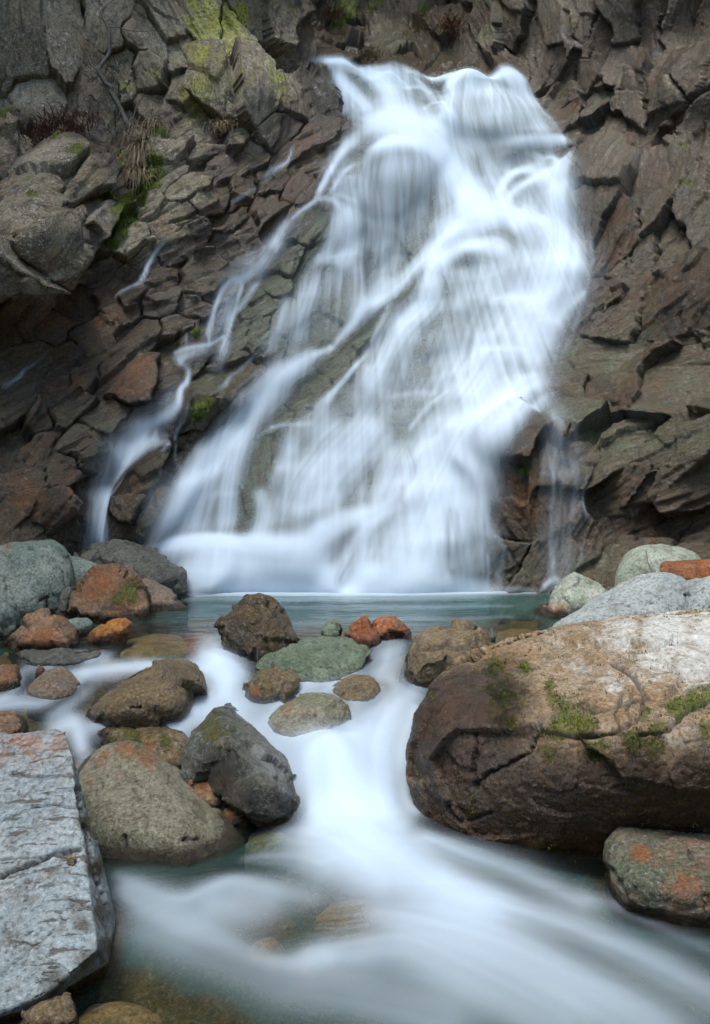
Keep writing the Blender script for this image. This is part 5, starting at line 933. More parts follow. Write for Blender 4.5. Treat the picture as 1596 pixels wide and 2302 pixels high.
boulder('boulder','boulder','pale blue grey boulder sloping down behind the huge mossy one',m_pale,[(1225,1416),(1270,1390),(1330,1360),(1390,1322),(1440,1295),(1500,1290),(1545,1305),(1568,1330),(1560,1390),(1420,1420),(1280,1425)],ridge=[(1480,1300,.05),(1350,1380,.16),(1500,1380,.20)],Y=7.6,th=.4,tilt=.9,sm=7,fac=.03,fsc=1.4,pale=[(1400,1350,60,.4)],rust=[(1260,1410,16,.5)],group=G_B)
boulder('boulder','boulder','rounded yellowish green boulder against the right rock wall',m_palegreen,[(1383,1325),(1388,1290),(1410,1255),(1445,1233),(1500,1228),(1550,1240),(1580,1262),(1590,1310),(1500,1330)],Y=8.5,th=.36,tilt=.35,cut=(3,.04),sm=12,fac=.02,bmp=.007,pale=[(1480,1245,50,.5)],group=G_B)
boulder('stone','stone','flat orange brown stone resting on the rounded boulder at the right edge',m_red,[(1487,1278),(1498,1266),(1530,1262),(1600,1258),(1660,1265),(1660,1305),(1575,1316),(1545,1312),(1500,1292)],Y=8.0,th=.18,tilt=.4,sm=6,fac=.02,sink=.06,group=G_S)
boulder('boulder','boulder','grey green stepped boulder with a brown foot at the right end of the pool',m_palegreen,[(1209,1392),(1220,1370),(1244,1335),(1270,1305),(1295,1290),(1312,1292),(1345,1318),(1372,1332),(1350,1362),(1290,1392),(1240,1400)],ridge=[(1295,1300,.04),(1290,1335,.14),(1260,1360,.20),(1320,1350,.16)],Y=8.75,th=.3,tilt=.25,sm=2,fac=.05,fsc=2.2,rust=[(1230,1375,26,1.0),(1260,1370,20,.8),(1215,1390,16,.8)],pale=[(1290,1310,26,.6),(1330,1330,24,.6)],group=G_B)
boulder('boulder','boulder','pale grey stone at the right edge below the flat orange one',m_pale,[(1540,1372),(1548,1345),(1565,1322),(1600,1298),(1660,1290),(1660,1390),(1590,1395)],Y=7.2,th=.25,tilt=.5,sm=5,fac=.03,group=G_B)
boulder('stone','stone','small pale stone tucked between the sloping pale boulder and the orange one',m_pale,[(1535,1322),(1548,1310),(1580,1305),(1600,1312),(1585,1335),(1550,1340)],Y=7.65,th=.12,tilt=.5,sm=5,fac=.02,group=G_S)
boulder('boulder','boulder','green and rust coloured boulder in the stream at the lower right edge',m_rustgreen,[(1377,1965),(1382,1930),(1395,1908),(1412,1898),(1450,1904),(1492,1916),(1530,1904),(1570,1902),(1700,1915),(1700,2075),(1590,2068),(1540,2070),(1480,2054),(1420,2020),(1385,1985)],ridge=[(1420,1910,.06),(1500,1930,.08),(1430,1980,.26),(1560,1950,.16),(1540,2020,.32),(1640,2000,.30)],base=(1490,2056),th=.34,tilt=.5,sm=4,fac=.045,fsc=2.0,rust=[(1440,1920,24,.9),(1540,1990,60,.6),(1470,1940,20,.5)],pale=[(1400,1920,16,.3)],cracks=[([(1550,1908),(1556,1928)],4,.05)],group=G_B)
boulder('boulder','rock','dark wet block of rock overhanging beside the left end of the waterfall lip',m_dark,[(640,190),(668,176),(705,172),(745,178),(768,205),(782,285),(745,300),(700,292),(664,252)],ridge=[(700,178,.1),(755,190,.2),(720,235,.3),(760,270,.25)],Y=13.45,th=.4,tilt=.25,sm=1,fac=.06,fsc=1.8,cut=(6,.12),damp_shade=[(700,240,60,1.2),(750,250,50,1.2),(680,200,30,.5)],sink=.2)
# stones lying under clear water
SUB = [
 ('long tan stone under the clear water in front of the orange stone',m_sub,[(262,1450),(285,1415),(340,1400),(405,1402),(440,1430),(400,1458),(310,1472)],.03),
 ('dull olive stone under clear water right of the long tan stone',m_subgreen,[(305,1478),(330,1456),(380,1448),(425,1458),(420,1490),(350,1504)],.03),
 ('dark reddish stone under the pool left of the pyramid rock',m_red,[(395,1430),(415,1398),(465,1392),(490,1410),(480,1440),(430,1448)],.05),
 ('brown stone under the water below the bright orange stone',m_sub,[(225,1500),(240,1465),(280,1452),(312,1480),(300,1508),(250,1512)],.04),
 ('pale teal stone under the pool left of the grey brown boulder',m_subgreen,[(926,1452),(945,1418),(985,1405),(1030,1412),(1010,1440),(950,1460)],.03),
 ('yellowish pebble under the pool beside the pyramid rock',m_olive,[(660,1440),(675,1415),(705,1408),(718,1430),(700,1450)],.03),
 ('dim brown stone deep under the water at the bottom left',m_sub,[(150,2250),(200,2190),(300,2185),(370,2215),(350,2280),(230,2290)],.08),
 ('dim olive stone deep under the water at the bottom edge',m_olive,[(240,2330),(300,2260),(480,2250),(560,2300),(500,2360)],.09),
 ('olive flat stone under the water beside the tip of the smooth green boulder',m_olive,[(545,1880),(560,1850),(620,1840),(670,1856),(650,1884),(590,1900)],.03),
 ('tan stone glimmering under the foam of the lower stream',m_sub,[(700,2040),(740,1985),(830,1975),(890,2020),(850,2070),(750,2075)],.05),
 ('small tan stone under the blurred wave of the lower stream',m_sub,[(550,2105),(570,2075),(620,2065),(655,2095),(620,2125)],.05),
 ('brown stone under the far shallow pool by the right boulders',m_sub,[(1090,1410),(1130,1392),(1200,1390),(1225,1405),(1180,1425),(1120,1428)],.04),
]
for lb, mt, ol, dp in SUB:
    c_ = np.mean(ol, 0); p, z = on_water([c_]); d_ = p[0][1]
    O_ = np.array(ol, float); Pw, zw = on_water(O_)
    Z_ = zw.mean() - dp
    top = np.concatenate([Pw, np.full((len(Pw), 1), Z_ - .05)], 1); cc = top.mean(0)
    up = cc + (top - cc) * .55; up[:, 2] = Z_
    dn = cc + (top - cc) * .9; dn[:, 2] = Z_ - .3
    V, Q = grow([np.concatenate([top, up, dn])], .02, 8)
    N = vnormals(V, Q); V = V + N * (.02 * fbm(V[:, 0] * 4, V[:, 1] * 4, V[:, 2] * 4, 3))[:, None]
    me = np_mesh('stone', V - cc, Q, {'wet': np.zeros(len(V)), 'facet': np.full(len(V), .5)})
    ix = ((V[:, 0] - HX0) / HS).astype(int); iy = ((V[:, 1] - HY0) / HS).astype(int); np.maximum.at(HSUB, (iy.clip(0, HNY - 1), ix.clip(0, HNX - 1)), V[:, 2])
    tag(link('stone', me, mt, None, tuple(cc)), lb, 'stone', G_U)
# ------------------------------------------------------------------ stream bed, pool and stream surface
bx = np.concatenate([-np.cumsum(.1 * 1.25 ** np.arange(18))[::-1] - 4.6, np.arange(-4.6, 4.6, .03), 4.6 + np.cumsum(.1 * 1.25 ** np.arange(18))])
by = np.concatenate([-np.cumsum(.12 * 1.25 ** np.arange(18))[::-1] + 2.2, np.arange(2.2, 11.2, .03), 11.2 + np.cumsum(.1 * 1.3 ** np.arange(16))])
BX, BY = np.meshgrid(bx, by)
wl = np.clip(Wf(np.clip(BX, -4, 4), np.clip(BY, -6, 10.6)), -.4, .7)
left = sstep(-1.7, -2.4, BX) * sstep(8.7, 9.2, BY) + sstep(-3.3, -3.9, BX) ; left = np.minimum(left, 1); rightb = sstep(1.9, 2.7, BX - .1 * (BY - 7))
depth = .17 + .10 * noise3(BX * .8, BY * .8, 2.) + .10 * sstep(8.0, 9.2, BY) + .14 * sstep(5.6, 5.0, BY)
bz = wl - depth + (left + rightb) * .42 + .02 * fbm(BX * 5, BY * 5, 1.5, 3)
ph, pe = facets(BX * 7, BY * 7, BX * 0 + .5); bz = bz + .05 * ph + .03 * np.minimum(pe, .5)
bz = np.where(BY < 1.5, bz + .0, bz)
m_bed = boulder_mat('stream_bed_gravel', (.105,.070,.034), (.13,.098,.052), (.065,.060,.034), speck=.2, pit=.1, rough=.6)
bed = link('ground', np_mesh('ground', np.stack([BX, BY, bz], -1).reshape(-1, 3), grid_faces(len(by), len(bx)), {'wet': np.zeros(BX.size), 'facet': np.full(BX.size, .5)}), m_bed)
tag(bed, 'stony stream bed and banks', kind='structure')

WST = .0145
wx = np.arange(-3.4, 3.4, WST); wy = np.arange(3.15, 10.45, WST)
WXX, WYY = np.meshgrid(wx, wy)
w0 = Wf(WXX, WYY)
# foam courses on the stream (sighting x, y, half width, body)
FOAM_AND_REFLECTIONS = [
 # upper left rapids
 (.5,[(470,1446,26,.5),(478,1475,36,.85),(470,1500,40,.85),(430,1512,26,.7)]),(.5,[(500,1470,30,.6),(520,1500,34,.6),(540,1520,24,.4)]),
 (.4,[(400,1508,12,.85),(320,1505,12,.95),(250,1510,14,.95),(180,1520,16,.9),(100,1530,14,.6)]),(.4,[(240,1480,9,.6),(160,1478,9,.65),(60,1474,7,.5)]),(.4,[(225,1470,6,.6),(200,1490,8,.6)]),
 (.5,[(120,1500,12,.6),(60,1505,14,.65),(20,1560,18,.7),(-20,1580,20,.7)]),(.5,[(180,1530,18,.7),(110,1575,18,.7),(60,1580,18,.75),(0,1590,20,.75)]),(.5,[(190,1560,14,.55),(150,1590,16,.5),(120,1610,14,.45)]),
 (.4,[(128,1640,18,.75),(165,1632,20,.85),(180,1665,18,.95),(190,1700,14,.9)]),(.4,[(200,1640,16,.7),(170,1620,16,.6)]),
 (.4,[(490,1500,40,.85),(500,1540,44,.85),(480,1580,40,.92),(440,1615,28,.96),(400,1642,18,.97),(360,1640,14,.9)]),(.4,[(430,1600,16,.9),(350,1626,11,.9),(260,1630,10,.85),(210,1632,10,.7)]),
 # between the stones to the main chute
 (.4,[(520,1530,34,.7),(540,1590,40,.9),(580,1620,40,.95),(640,1665,40,.96),(690,1710,46,.97)]),(.5,[(480,1620,30,.9),(520,1610,30,.9)]),
 (.4,[(640,1510,12,.4),(690,1530,22,.75),(680,1560,24,.8),(620,1595,24,.8)]),(.4,[(700,1530,20,.8),(740,1545,24,.75),(720,1570,30,.75)]),
 (.5,[(868,1446,28,.5),(862,1480,34,.65),(850,1510,36,.6),(830,1540,34,.55)]),(.5,[(900,1455,20,.5),(890,1500,18,.5),(880,1530,18,.5)]),(.4,[(790,1520,20,.7),(760,1545,24,.7),(800,1560,20,.5)]),
 (.45,[(940,1548,22,.7),(905,1580,34,.82),(870,1620,44,.9),(850,1660,52,.96),(845,1710,56,.97),(850,1770,58,.97),(860,1830,60,.98)]),
 (.5,[(800,1580,26,.6),(790,1620,30,.8),(790,1660,40,.92)]),(.5,[(935,1600,12,.8),(915,1650,16,.9),(905,1700,18,.93),(912,1760,18,.93),(930,1820,22,.93)]),
 (.35,[(660,1645,30,.9),(720,1660,40,.95),(760,1700,50,.96),(775,1760,52,.93),(790,1830,56,.95)]),(.45,[(680,1690,26,.92),(705,1750,30,.9),(715,1810,30,.88),(720,1860,40,.8)]),
 (.5,[(690,1720,12,.8),(695,1780,12,.75),(705,1830,16,.7)]),
 # landing and lower stream
 (.3,[(780,1850,60,.9),(830,1890,70,.98),(880,1920,74,.98),(930,1960,78,.97),(1000,2010,74,.97),(1080,2040,64,.95)]),
 (.5,[(640,1880,26,.4),(720,1900,50,.7),(790,1940,60,.85),(850,1990,50,.8)]),(.6,[(560,1930,16,.3),(640,1930,30,.45),(720,1950,40,.6)]),
 (.6,[(960,1890,26,.8),(1040,1920,34,.7),(1130,1950,36,.6),(1220,1990,40,.6),(1300,2030,36,.6)]),
 (.55,[(1000,1990,40,.9),(1100,2030,46,.9),(1200,2060,46,.82),(1300,2090,46,.75),(1420,2140,50,.66),(1540,2200,60,.55),(1640,2260,60,.4)]),
 (.6,[(1320,2020,24,.55),(1390,2035,20,.5),(1480,2080,20,.35),(1590,2130,24,.3)]),
 (.55,[(860,2060,40,.75),(950,2080,50,.9),(1050,2110,60,.92),(1160,2150,66,.85),(1280,2210,76,.8),(1400,2270,86,.72),(1500,2330,90,.6)]),
 (.6,[(700,2150,30,.8),(800,2140,40,.85),(900,2130,46,.8),(1000,2170,60,.75),(1120,2230,76,.7),(1250,2300,90,.6)]),
 (.5,[(262,1965,10,.4),(300,1988,22,.75),(350,2010,26,.7),(410,2025,26,.7),(455,2005,26,.8),(510,1985,26,.82),(560,1988,26,.65),(630,2005,30,.5),(700,2020,30,.45)]),
 (.6,[(265,2005,20,.6),(320,2040,30,.65),(400,2070,34,.68),(470,2100,30,.66),(540,2135,26,.62),(610,2165,20,.7),(670,2170,22,.8),(730,2155,26,.85)]),
 (.6,[(480,2040,40,.6),(540,2050,40,.5),(600,2040,40,.4)]),(.6,[(280,2090,30,.3),(400,2130,36,.35),(520,2180,36,.35),(640,2220,40,.4),(800,2240,50,.45),(1000,2290,70,.5)]),
 
 # splash where the waterfall meets the pool; faint streaks beyond paint reflected light
 (.4,[(395,1336,5,.8),(500,1337,7,.9),(700,1337,8,.92),(900,1337,7,.9),(1050,1335,5,.8),(1240,1332,3,.6)]),(.7,[(420,1345,6,.35),(700,1347,8,.42),(900,1346,7,.36),(1100,1342,4,.2)]),
 (.7,[(480,1362,4,.14),(800,1366,5,.18),(1150,1362,4,.14)]),(.7,[(700,1385,5,.12),(950,1392,6,.16),(1150,1386,5,.12)]),(.7,[(640,1400,5,.10),(760,1402,6,.12)]),
]
CW = np.ones(WXX.shape)
def splat_w(pts, ws, Is, fn, pad=2.0):
    xa, xb = pts[:, 0].min() - ws.max() * pad, pts[:, 0].max() + ws.max() * pad
    ya, yb = pts[:, 1].min() - ws.max() * pad * 2.2, pts[:, 1].max() + ws.max() * pad * 2.2
    a, b = np.searchsorted(wx, (xa, xb)); c, d = np.searchsorted(wy, (ya, yb))
    if b - a < 2 or d - c < 2: return
    Wn = (slice(c, d), slice(a, b)); x, y = WXX[Wn], WYY[Wn]
    best = np.full(x.shape, 1e9); lat = np.zeros(x.shape); al = np.zeros(x.shape); I = np.zeros(x.shape); s0 = 0
    for i in range(len(pts) - 1):
        p, q = pts[i], pts[i + 1]; e = q - p; L = math.hypot(*e)
        if L < 1e-6: continue
        uc = np.clip(((x - p[0]) * e[0] + (y - p[1]) * e[1]) / L ** 2, 0, 1)
        dx = x - p[0] - uc * e[0]; dy = y - p[1] - uc * e[1]; wv = ws[i] + (ws[i + 1] - ws[i]) * uc
        # stream courses seen at a slant: the half width is across the view, so lengthen it away from the camera
        sl = ex_[i]
        dd = np.sqrt(dx * dx + (dy / sl) ** 2) / wv; n = dd < best
        best = np.where(n, dd, best); lat = np.where(n, np.sign(e[0] * dy - e[1] * dx) * dd * wv, lat)
        al = np.where(n, s0 + uc * L, al); I = np.where(n, Is[i] + (Is[i + 1] - Is[i]) * uc, I); s0 += L
    fn(Wn, best, lat, al, I)
for k, (st, lst) in enumerate(FOAM_AND_REFLECTIONS):
    P, zz = on_water([(q[0], q[1]) for q in lst]); dist = P[:, 1]
    w_ = np.array([q[2] for q in lst]) / FP * dist; I_ = np.array([q[3] for q in lst], float)
    # foreshortening of a half width measured in the view
    fs = np.clip(dist / (CAM_Z - zz), 1, 7)
    # on the steep chutes the water faces the camera, so less stretch
    slope = np.abs(np.gradient(zz)) / (np.abs(np.hypot(np.gradient(P[:, 0]), np.gradient(P[:, 1]))) + 1e-3)
    fs = 1 / (1 / fs + np.clip(slope, 0, .9))
    P, ex = smooth_course(P, np.stack([w_, I_, fs], 1)); ex_ = np.clip(ex[:, 2], .8, 7)
    def put(Wn, b, lat, al, I, st=st, k=k):
        wob = b * (1 + .2 * noise3(lat / .12, al * 1.0, k + 200.))
        pr = np.exp(-1.1 * wob ** 2)
        c = np.clip(.55 + .6 * noise3(lat / .05, al * .5, k * 2.7 + 300) + .35 * noise3(lat / .018, al * .8, k * 2.7 + 310), 0, 1.15)
        CW[Wn] *= 1 - np.clip(I * .84 * pr * (1 - st * .85 + st * .85 * c), 0, .97)
    splat_w(P, np.maximum(ex[:, 0], .004), np.clip(ex[:, 1], 0, 1), put)
FOAMD = blur(1 - CW, .8, .8)
# stones: water thins to nothing against them
hx = np.clip(((WXX - HX0) / HS).astype(int), 0, HNX - 1); hy = np.clip(((WYY - HY0) / HS).astype(int), 0, HNY - 1)
hm = HMAP.copy()
for _ in range(2):
    q = np.pad(hm, 1, mode='edge'); hm = np.maximum.reduce([hm, q[1:-1, :-2], q[1:-1, 2:], q[:-2, 1:-1], q[2:, 1:-1]])
Hs = hm[hy, hx]
over = np.clip(w0 - Hs, 0, .6)
solid = (Hs > w0 + .01).astype(float)
near = blur(solid, 5, 5)
FOAMD = .74 * blur(FOAMD, .7, .7) + .18 * blur(FOAMD, 4, 4) + .08 * blur(FOAMD, 8, 8)
mixl = sstep(5.3, 4.7, WYY); FOAMD = FOAMD * (1 - mixl * .4) + mixl * .4 * blur(FOAMD, 7, 6)
FOAMD *= .92 - .13 * sstep(5.4, 4.6, WYY)
FOAMD = FOAMD * (1 - .25 * sstep(.1, .5, near)) * blur(1 - .45 * sstep(.22, .0, over) * (over > 0), 4, 4)
w1 = w0 + .05 * blur(FOAMD, 5, 5) + .006 * noise3(WXX * 2, WYY * 5, 1.) + .004 * noise3(WXX * 6, WYY * 14, 4.)
bedz = MQ
hs2 = HSUB.copy()
for _ in range(2):
    q = np.pad(hs2, 1, mode='edge'); hs2 = np.maximum.reduce([hs2, q[1:-1, :-2], q[1:-1, 2:], q[:-2, 1:-1], q[2:, 1:-1]])
ib = np.clip(np.searchsorted(bx, wx), 0, len(bx) - 1); jb = np.clip(np.searchsorted(by, wy), 0, len(by) - 1)
dpt = blur(np.clip(np.minimum(np.minimum(w0 - Hs, w0 - hs2[hy, hx]), w0 - bz[np.ix_(jb, ib)]), 0, .6), 1.5, 1.5)
# open water further out
def water_mat(name, murk):
    m = NT(name)
    d = m.attr('body'); dp = m.attr('deep')
    co = m.n('ShaderNodeTexCoord').outputs['Object']
    rip = m.noise(m.scale(co, (2.2, 7.0, 2.)), 1.0, 4, .55, .2)
    nrm_ = m.bump(rip, .25, .05)
    dif = m.n('ShaderNodeBsdfDiffuse'); dif.inputs[0].default_value = (.71, .84, .95, 1)
    trl = m.n('ShaderNodeBsdfTranslucent'); trl.inputs[0].default_value = (.71, .84, .95, 1)
    foam = m.n('ShaderNodeMixShader'); foam.inputs[0].default_value = .3; m.t.links.new(dif.outputs[0], foam.inputs[1]); m.t.links.new(trl.outputs[0], foam.inputs[2])
    tr = m.n('ShaderNodeBsdfTransparent'); tr.inputs[0].default_value = (.80, .84, .76, 1)
    mur = m.n('ShaderNodeBsdfDiffuse'); mur.inputs[0].default_value = (*murk, 1)
    body = m.n('ShaderNodeMixShader'); m.set(body, 0, m.ramp(dp, .04, .45, .04, .70)); m.t.links.new(tr.outputs[0], body.inputs[1]); m.t.links.new(mur.outputs[0], body.inputs[2])
    gl = m.n('ShaderNodeBsdfGlossy'); gl.inputs['Roughness'].default_value = .16; m.set(gl, 'Normal', nrm_)
    fr = m.n('ShaderNodeFresnel'); fr.inputs[0].default_value = 1.33; m.set(fr, 'Normal', nrm_)
    isw = m.math('GREATER_THAN', dp, -.5)
    wat = m.n('ShaderNodeMixShader'); m.set(wat, 0, fr.outputs[0]); m.t.links.new(body.outputs[0], wat.inputs[1]); m.t.links.new(gl.outputs[0], wat.inputs[2])
    clr = m.n('ShaderNodeBsdfTransparent'); w2 = m.n('ShaderNodeMixShader'); m.set(w2, 0, isw); m.t.links.new(clr.outputs[0], w2.inputs[1]); m.t.links.new(wat.outputs[0], w2.inputs[2])
    mx = m.n('ShaderNodeMixShader'); m.set(mx, 0, d); m.t.links.new(w2.outputs[0], mx.inputs[1]); m.t.links.new(foam.outputs[0], mx.inputs[2])
    return m.done(mx.outputs[0])
M_POOL = water_mat('pool_water', (.030, .110, .092)); M_WATER = water_mat('stream_water', (.016, .046, .041))
Vw = np.stack([WXX, WYY, w1], -1).reshape(-1, 3); Fw = grid_faces(len(wy), len(wx))
# the pool and the stream meet at the lip
lipY = np.interp(WXX.ravel()[Fw[:, 0]], [-3, -1.5, -.6, 0, .6, 1.5, 3], [7.2, 7.3, 7.35, 7.5, 7.4, 7.3, 7.6])
isp = WYY.ravel()[Fw[:, 0]] > lipY
er = hm.copy()
for _ in range(5):
    q = np.pad(er, 1, mode='edge'); er = np.minimum.reduce([er, q[1:-1, :-2], q[1:-1, 2:], q[:-2, 1:-1], q[2:, 1:-1]])
hid = np.zeros(len(Fw), bool)
aw = {'body': FOAMD.ravel(), 'deep': dpt.ravel()}
for nm, sel, lab in (('pool', isp, 'dark teal pool at the foot of the waterfall'), ('stream', ~isp, 'white blurred stream rushing between boulders')):
    v, f, a = sub_mesh(Vw, Fw[sel & ~hid], aw)
    if nm == 'stream':                    # the blurred surge rides above the mean level: thin veils of spray over the white runs
        sub = (slice(None, None, 3), slice(None, None, 3)); gxx, gyy, gw = WXX[sub], WYY[sub], w1[sub]; fd = blur(FOAMD, 6, 6)[sub]
        Fg = grid_faces(*gxx.shape); ms = (fd.ravel()[Fg].max(1) > .12) & (gyy.ravel()[Fg[:, 0]] < 7.45)
        for lift, kk in ((.025, .34), (.055, .24), (.095, .14)):
            lay = fd * kk * sstep(.15, .8, fd) * (1 - .55 * sstep(3.6, 3.2, gyy))
            v2, f2, a2 = sub_mesh(np.stack([gxx, gyy, gw + lift * (.4 + .6 * fd)], -1).reshape(-1, 3), Fg[ms], {'body': lay.ravel(), 'deep': np.full(lay.size, -1.)})
            f = np.concatenate([f, f2 + len(v)]); v = np.concatenate([v, v2]); a = {k: np.concatenate([a[k], a2[k]]) for k in a}
    tag(link(nm, np_mesh(nm, v, f, a), M_POOL if nm == 'pool' else M_WATER), lab, kind='structure')

# unseen slope added behind the viewer to block the low sky
hxx, hyy = np.meshgrid(np.linspace(-40, 40, 60), np.linspace(-45, -3.2, 40))
hz = -.45 + 9.5 * sstep(-3.5, -17, hyy) + 2.5 * fbm(hxx * .15, hyy * .15, 2.2, 4) * sstep(-4, -9, hyy)
m_added_slope = boulder_mat('added_slope_green', (.035,.045,.018), (.060,.062,.030), (.05,.045,.03), rough=.9)
tag(link('added_slope', np_mesh('added_slope', np.stack([hxx, hyy, hz], -1).reshape(-1, 3), grid_faces(40, 60)), m_added_slope), 'added grassy slope behind the viewer, unseen, blocks low sky', kind='structure')
# ------------------------------------------------------------------ plants on the ledges, fallen bits
def plain_mat(name, c1, c2, rough=.8, sc=30):
    m = NT(name); co = m.n('ShaderNodeTexCoord').outputs['Object']; n_ = m.noise(co, sc, 4, .7)
    return m.done(m.principled(m.mix(m.ramp(n_, .38, .62), c1, c2), rough, m.bump(n_, .6, .004)))
M_BARK = plain_mat('grey_bark', (.060,.052,.040), (.115,.105,.088), sc=60)
M_STRAW = plain_mat('dead_grass', (.135,.098,.050), (.235,.185,.105), sc=9)
M_BRACKEN = plain_mat('dead_bracken', (.085,.036,.020), (.150,.068,.038), sc=9)
M_MOSSF = plain_mat('moss', (.030,.046,.004), (.115,.155,.012), .95, 14)
M_LEAF = plain_mat('fallen_leaf', (.42,.23,.09), (.52,.32,.14), .6, 60)
def tube_np(P, R, n=7):
    P = np.asarray(P, float); R = np.asarray(R, float)
    T = np.concatenate([P, R[:, None]], 1); out = []
    for i in range(len(P) - 1):
        a, b, c, d = T[max(i - 1, 0)], T[i], T[i + 1], T[min(i + 2, len(P) - 1)]
        for t in (0, .25, .5, .75):
            out.append(.5 * (2 * b + (c - a) * t + (2 * a - 5 * b + 4 * c - d) * t * t + (3 * b - a - 3 * c + d) * t ** 3))
    out.append(T[-1]); T = np.array(out); P, R = T[:, :3], np.maximum(T[:, 3], .0015)
    P = P + .35 * R[:, None] * np.stack([noise3(np.arange(len(P)) * .7, 1., k) for k in (.3, 4.3, 8.3)], 1)
    D_ = np.gradient(P, axis=0); D_ /= np.linalg.norm(D_, axis=1)[:, None] + 1e-9
    A_ = np.cross(D_, [0, 1, .1]); A_ /= np.linalg.norm(A_, axis=1)[:, None] + 1e-9; B_ = np.cross(D_, A_)
    th = np.linspace(0, 2 * np.pi, n, endpoint=False)
    V = (P[:, None] + R[:, None, None] * (np.cos(th)[None, :, None] * A_[:, None] + np.sin(th)[None, :, None] * B_[:, None])).reshape(-1, 3)
    m_ = len(P); F_ = []
    for i in range(m_ - 1):
        for j in range(n):
            F_.append((i * n + j, i * n + (j + 1) % n, (i + 1) * n + (j + 1) % n, (i + 1) * n + j))
    F_.append((0, 2, 4, 5)); e = (m_ - 1) * n; F_.append((e, e + 2, e + 4, e + 5))
    return V, np.array(F_)
def off_wall(lst, gap):
    P, Y = on_wall([(q[0], q[1]) for q in lst])
    return np.array([atY(q[0], q[1], y - (q[2] if len(q) > 2 else gap)) for q, y in zip(lst, Y)])
# bare sapling clinging to the wall
base_ = off_wall([(291, 292)], .05)[0]
sap = bpy.data.objects.new('sapling', None); COL.objects.link(sap); sap.location = base_
tag(sap, 'bare twisted sapling growing up the left rock wall above the moss', 'sapling')
def limb(name, pts_, r0, r1, gap=.22):
    P = off_wall(pts_, gap) - base_
    v, f = tube_np(P, np.linspace(r0, r1, len(P))); link(name, np_mesh(name, v, f), M_BARK, sap)
limb('trunk', [(291,296,.02),(285,278,.12),(272,248,.2),(262,228,.24),(250,208,.26),(248,195,.28),(237,186,.28),(228,172,.28),(222,158,.28),(228,145,.28),(238,132,.28),(246,118,.28),(244,98,.28),(246,78,.28),(243,62,.28),(236,48,.28),(230,36,.28),(228,24,.28),(234,14,.28)], .036, .012)
for pts_, r in [([(244,62),(262,60),(280,66),(300,70),(330,70),(350,66)],.010),([(230,30),(238,12),(250,4),(262,-6)],.011),([(236,48),(250,40),(256,24),(262,30)],.006),([(250,195),(236,192),(224,186),(212,170)],.008),([(222,158),(206,148),(192,120),(178,96),(166,70)],.007),([(246,100),(262,96),(276,104)],.006),([(265,232),(284,226),(300,212),(322,214)],.007),([(272,248),(266,262),(258,270)],.006),([(300,70),(310,58),(322,52)],.005),([(206,148),(196,150),(186,146)],.004),([(285,278),(300,262),(306,240),(318,228)],.008),([(243,118),(256,130),(262,150)],.005)]:
    limb('branch', pts_, r, .002)
# tufts of dead grass and bracken hanging from ledges
def tuft(name, lab, at, n, L, mat, spread, droop, gap=.06, group='tufts of dead growth on the rock ledges', seed=0, wid=.006):
    rs = np.random.RandomState(seed + 77); b = off_wall([at], gap)[0]; V = []; F_ = []
    for _ in range(n):
        o = np.array([rs.normal() * spread, rs.normal() * .03, rs.normal() * spread * .35]); l = L * rs.uniform(.5, 1.2); a = rs.uniform(-1, 1)
        vel = np.array([a * .55, -rs.uniform(.25, .8), rs.uniform(.2, 1.0) if droop < 1 else rs.uniform(-.4, .4)]); vel /= np.linalg.norm(vel); p = o.copy(); k0 = len(V)
        side = np.cross(vel, [0, 1, 0]); side /= np.linalg.norm(side) + 1e-6; w_ = wid * rs.uniform(.6, 1.4)
        for s in range(5):
            ww = w_ * (1 - s / 4.3); V += [p - side * ww, p + side * ww]; p = p + vel * l / 4; vel = vel + np.array([rs.normal() * .1, rs.normal() * .05, -droop * .55]); vel /= np.linalg.norm(vel)
        for s in range(4): i = k0 + 2 * s; F_.append((i, i + 1, i + 3, i + 2))
    tag(link(name, np_mesh(name, np.array(V), np.array(F_)), mat, None, tuple(b)), lab, 'grass' if mat is M_STRAW else 'bracken', group)['kind'] = 'thing'
TF = [
 ('grass_tuft','straw coloured grass hanging from the ledge just right of the sapling foot',(330,285),120,.42,M_STRAW,.10,1.3),
 ('grass_tuft','long pale grass trailing down over the bright green moss',(322,335),150,.50,M_STRAW,.10,1.4),
 ('grass_tuft','thin grass hanging beside the moss on the left rock wall, lower than the rest',(312,390),90,.30,M_STRAW,.09,1.4),
 ('bracken_clump','reddish brown dead growth left of the bright green moss',(240,360),150,.40,M_BRACKEN,.10,1.4),
 ('bracken_clump','brown dead bracken on the ledge under the big upper left rock face',(150,285),220,.30,M_BRACKEN,.26,.9),
 ('bracken_clump','dark brown dead bracken in the hollow above the pale left block',(105,325),160,.28,M_BRACKEN,.20,.9),
 ('grass_tuft','short dry grass along the crack under the mossy block left of the lip',(500,280),170,.17,M_STRAW,.09,1.2),
 ('bracken_clump','reddish dead stalks in the cleft above the right dome of the waterfall',(1010,75),110,.55,M_BRACKEN,.12,.8),
 ('grass_tuft','dry yellow stalks growing from the back wall above the waterfall lip',(945,75),70,.50,M_STRAW,.12,.5),
 ('grass_tuft','sparse grass in the dark corner at the top beside the left wall end',(745,40),90,.30,M_BRACKEN,.10,.8),
 ('grass_tuft','ragged grass at the base of the back wall behind the lip of the waterfall',(830,130),120,.22,M_STRAW,.09,.8),
]
for i, t in enumerate(TF): tuft(*t, seed=i)
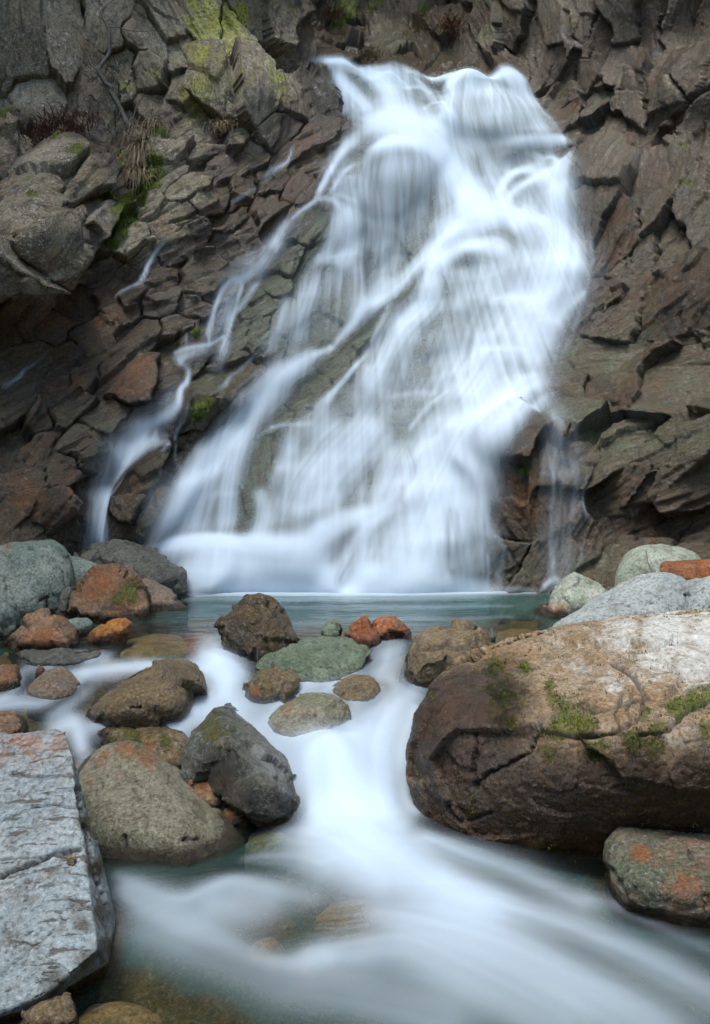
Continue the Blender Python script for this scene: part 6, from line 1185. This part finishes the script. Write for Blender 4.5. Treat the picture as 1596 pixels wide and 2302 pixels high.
# fuzz of the moss cushions
mk = MOSSD[FINE].ravel(); ci = np.flatnonzero(mk > .45); rs = np.random.RandomState(4)
ci = rs.choice(ci, min(9000, len(ci)), replace=False)
p0 = POS[FINE].reshape(-1, 3)[ci]; nn = nrm[FINE].reshape(-1, 3)[ci]
dr = nn * .6 + rs.normal(size=nn.shape) * .5 + np.array([0, 0, .1]); dr /= np.linalg.norm(dr, axis=1)[:, None]
sd2 = np.cross(dr, rs.normal(size=dr.shape)); sd2 /= np.linalg.norm(sd2, axis=1)[:, None]; ln = rs.uniform(.012, .032, len(ci))[:, None]
V = np.stack([p0 - sd2 * .006 - nn * .004, p0 + sd2 * .006 - nn * .004, p0 + dr * ln], 1).reshape(-1, 3)
tag(link('moss', np_mesh('moss', V, np.arange(len(V)).reshape(-1, 3)), M_MOSSF), 'bright green moss cushions in the cracks of the left rock wall', kind='stuff')
bp_ = np.concatenate([q[0] for q in MOSSY]); bn_ = np.concatenate([q[1] for q in MOSSY])
pk = rs.choice(len(bp_), min(14000, 4 * len(bp_))); bp_ = bp_[pk] + rs.normal(size=(len(pk), 3)) * .004; bn_ = bn_[pk]
dr = bn_ * .8 + rs.normal(size=bn_.shape) * .5 + np.array([0, 0, .3]); dr /= np.linalg.norm(dr, axis=1)[:, None]
sd2 = np.cross(dr, rs.normal(size=dr.shape)); sd2 /= np.linalg.norm(sd2, axis=1)[:, None]; ln = rs.uniform(.006, .018, len(pk))[:, None]
V = np.stack([bp_ - sd2 * .003 - bn_ * .004, bp_ + sd2 * .003 - bn_ * .004, bp_ + dr * ln], 1).reshape(-1, 3)
tag(link('moss', np_mesh('moss', V, np.arange(len(V)).reshape(-1, 3)), M_MOSSF), 'short green moss along the cracks of the huge right boulder', kind='stuff')
# one tan leaf stuck to the wet right hand slab, and twigs
q = off_wall([(1352, 997)], .05)[0]; t_ = np.linspace(0, 1, 7)
wd = .028 * np.sin(np.pi * t_ ** .8) + .001
Lv = np.concatenate([np.stack([t_ * .11 - .05, -.02 + 0 * t_, t_ * .045 - wd], 1), np.stack([t_ * .11 - .05, -.035 + 0 * t_, t_ * .045], 1), np.stack([t_ * .11 - .05, -.02 + 0 * t_, t_ * .045 + wd], 1)])
Lf = [(a * 7 + i, a * 7 + i + 1, (a + 1) * 7 + i + 1, (a + 1) * 7 + i) for a in (0, 1) for i in range(6)]
tag(link('leaf', np_mesh('leaf', Lv, np.array(Lf)), M_LEAF, None, tuple(q)), 'single tan fallen leaf stuck on the wet rock right of the waterfall', 'leaf')
def twig(lab, runs, mat=M_BARK):
    V = []; F_ = []; k = 0
    for P, r in runs:
        v, f = tube_np(np.array([atY(*p) for p in P]), np.linspace(r, r * .35, len(P)), 6); V.append(v); F_.append(f + k); k += len(v)
    V = np.concatenate(V); c = V.mean(0)
    tag(link('twig', np_mesh('twig', V - c, np.concatenate(F_)), mat, None, tuple(c)), lab, 'twig')
twig('thin bare twig lying across the rounded yellowish green boulder', [([(1452,1238,8.25),(1456,1262,8.12),(1466,1284,8.08),(1478,1294,8.1)],.006),([(1456,1262,8.12),(1449,1275,8.1)],.003)])
twig('tiny dry twig sticking up from the right shoulder of the pyramid rock', [([(618,1388,7.05),(622,1376,7.0),(626,1362,7.0)],.004),([(622,1376,7.0),(615,1368,7.0)],.003),([(621,1380,7.0),(629,1374,7.0)],.003)])
twig('thin reddish twig poking out of the foam at the foot of the pyramid rock', [([(580,1492,6.85),(578,1470,6.85),(580,1455,6.87)],.004)])
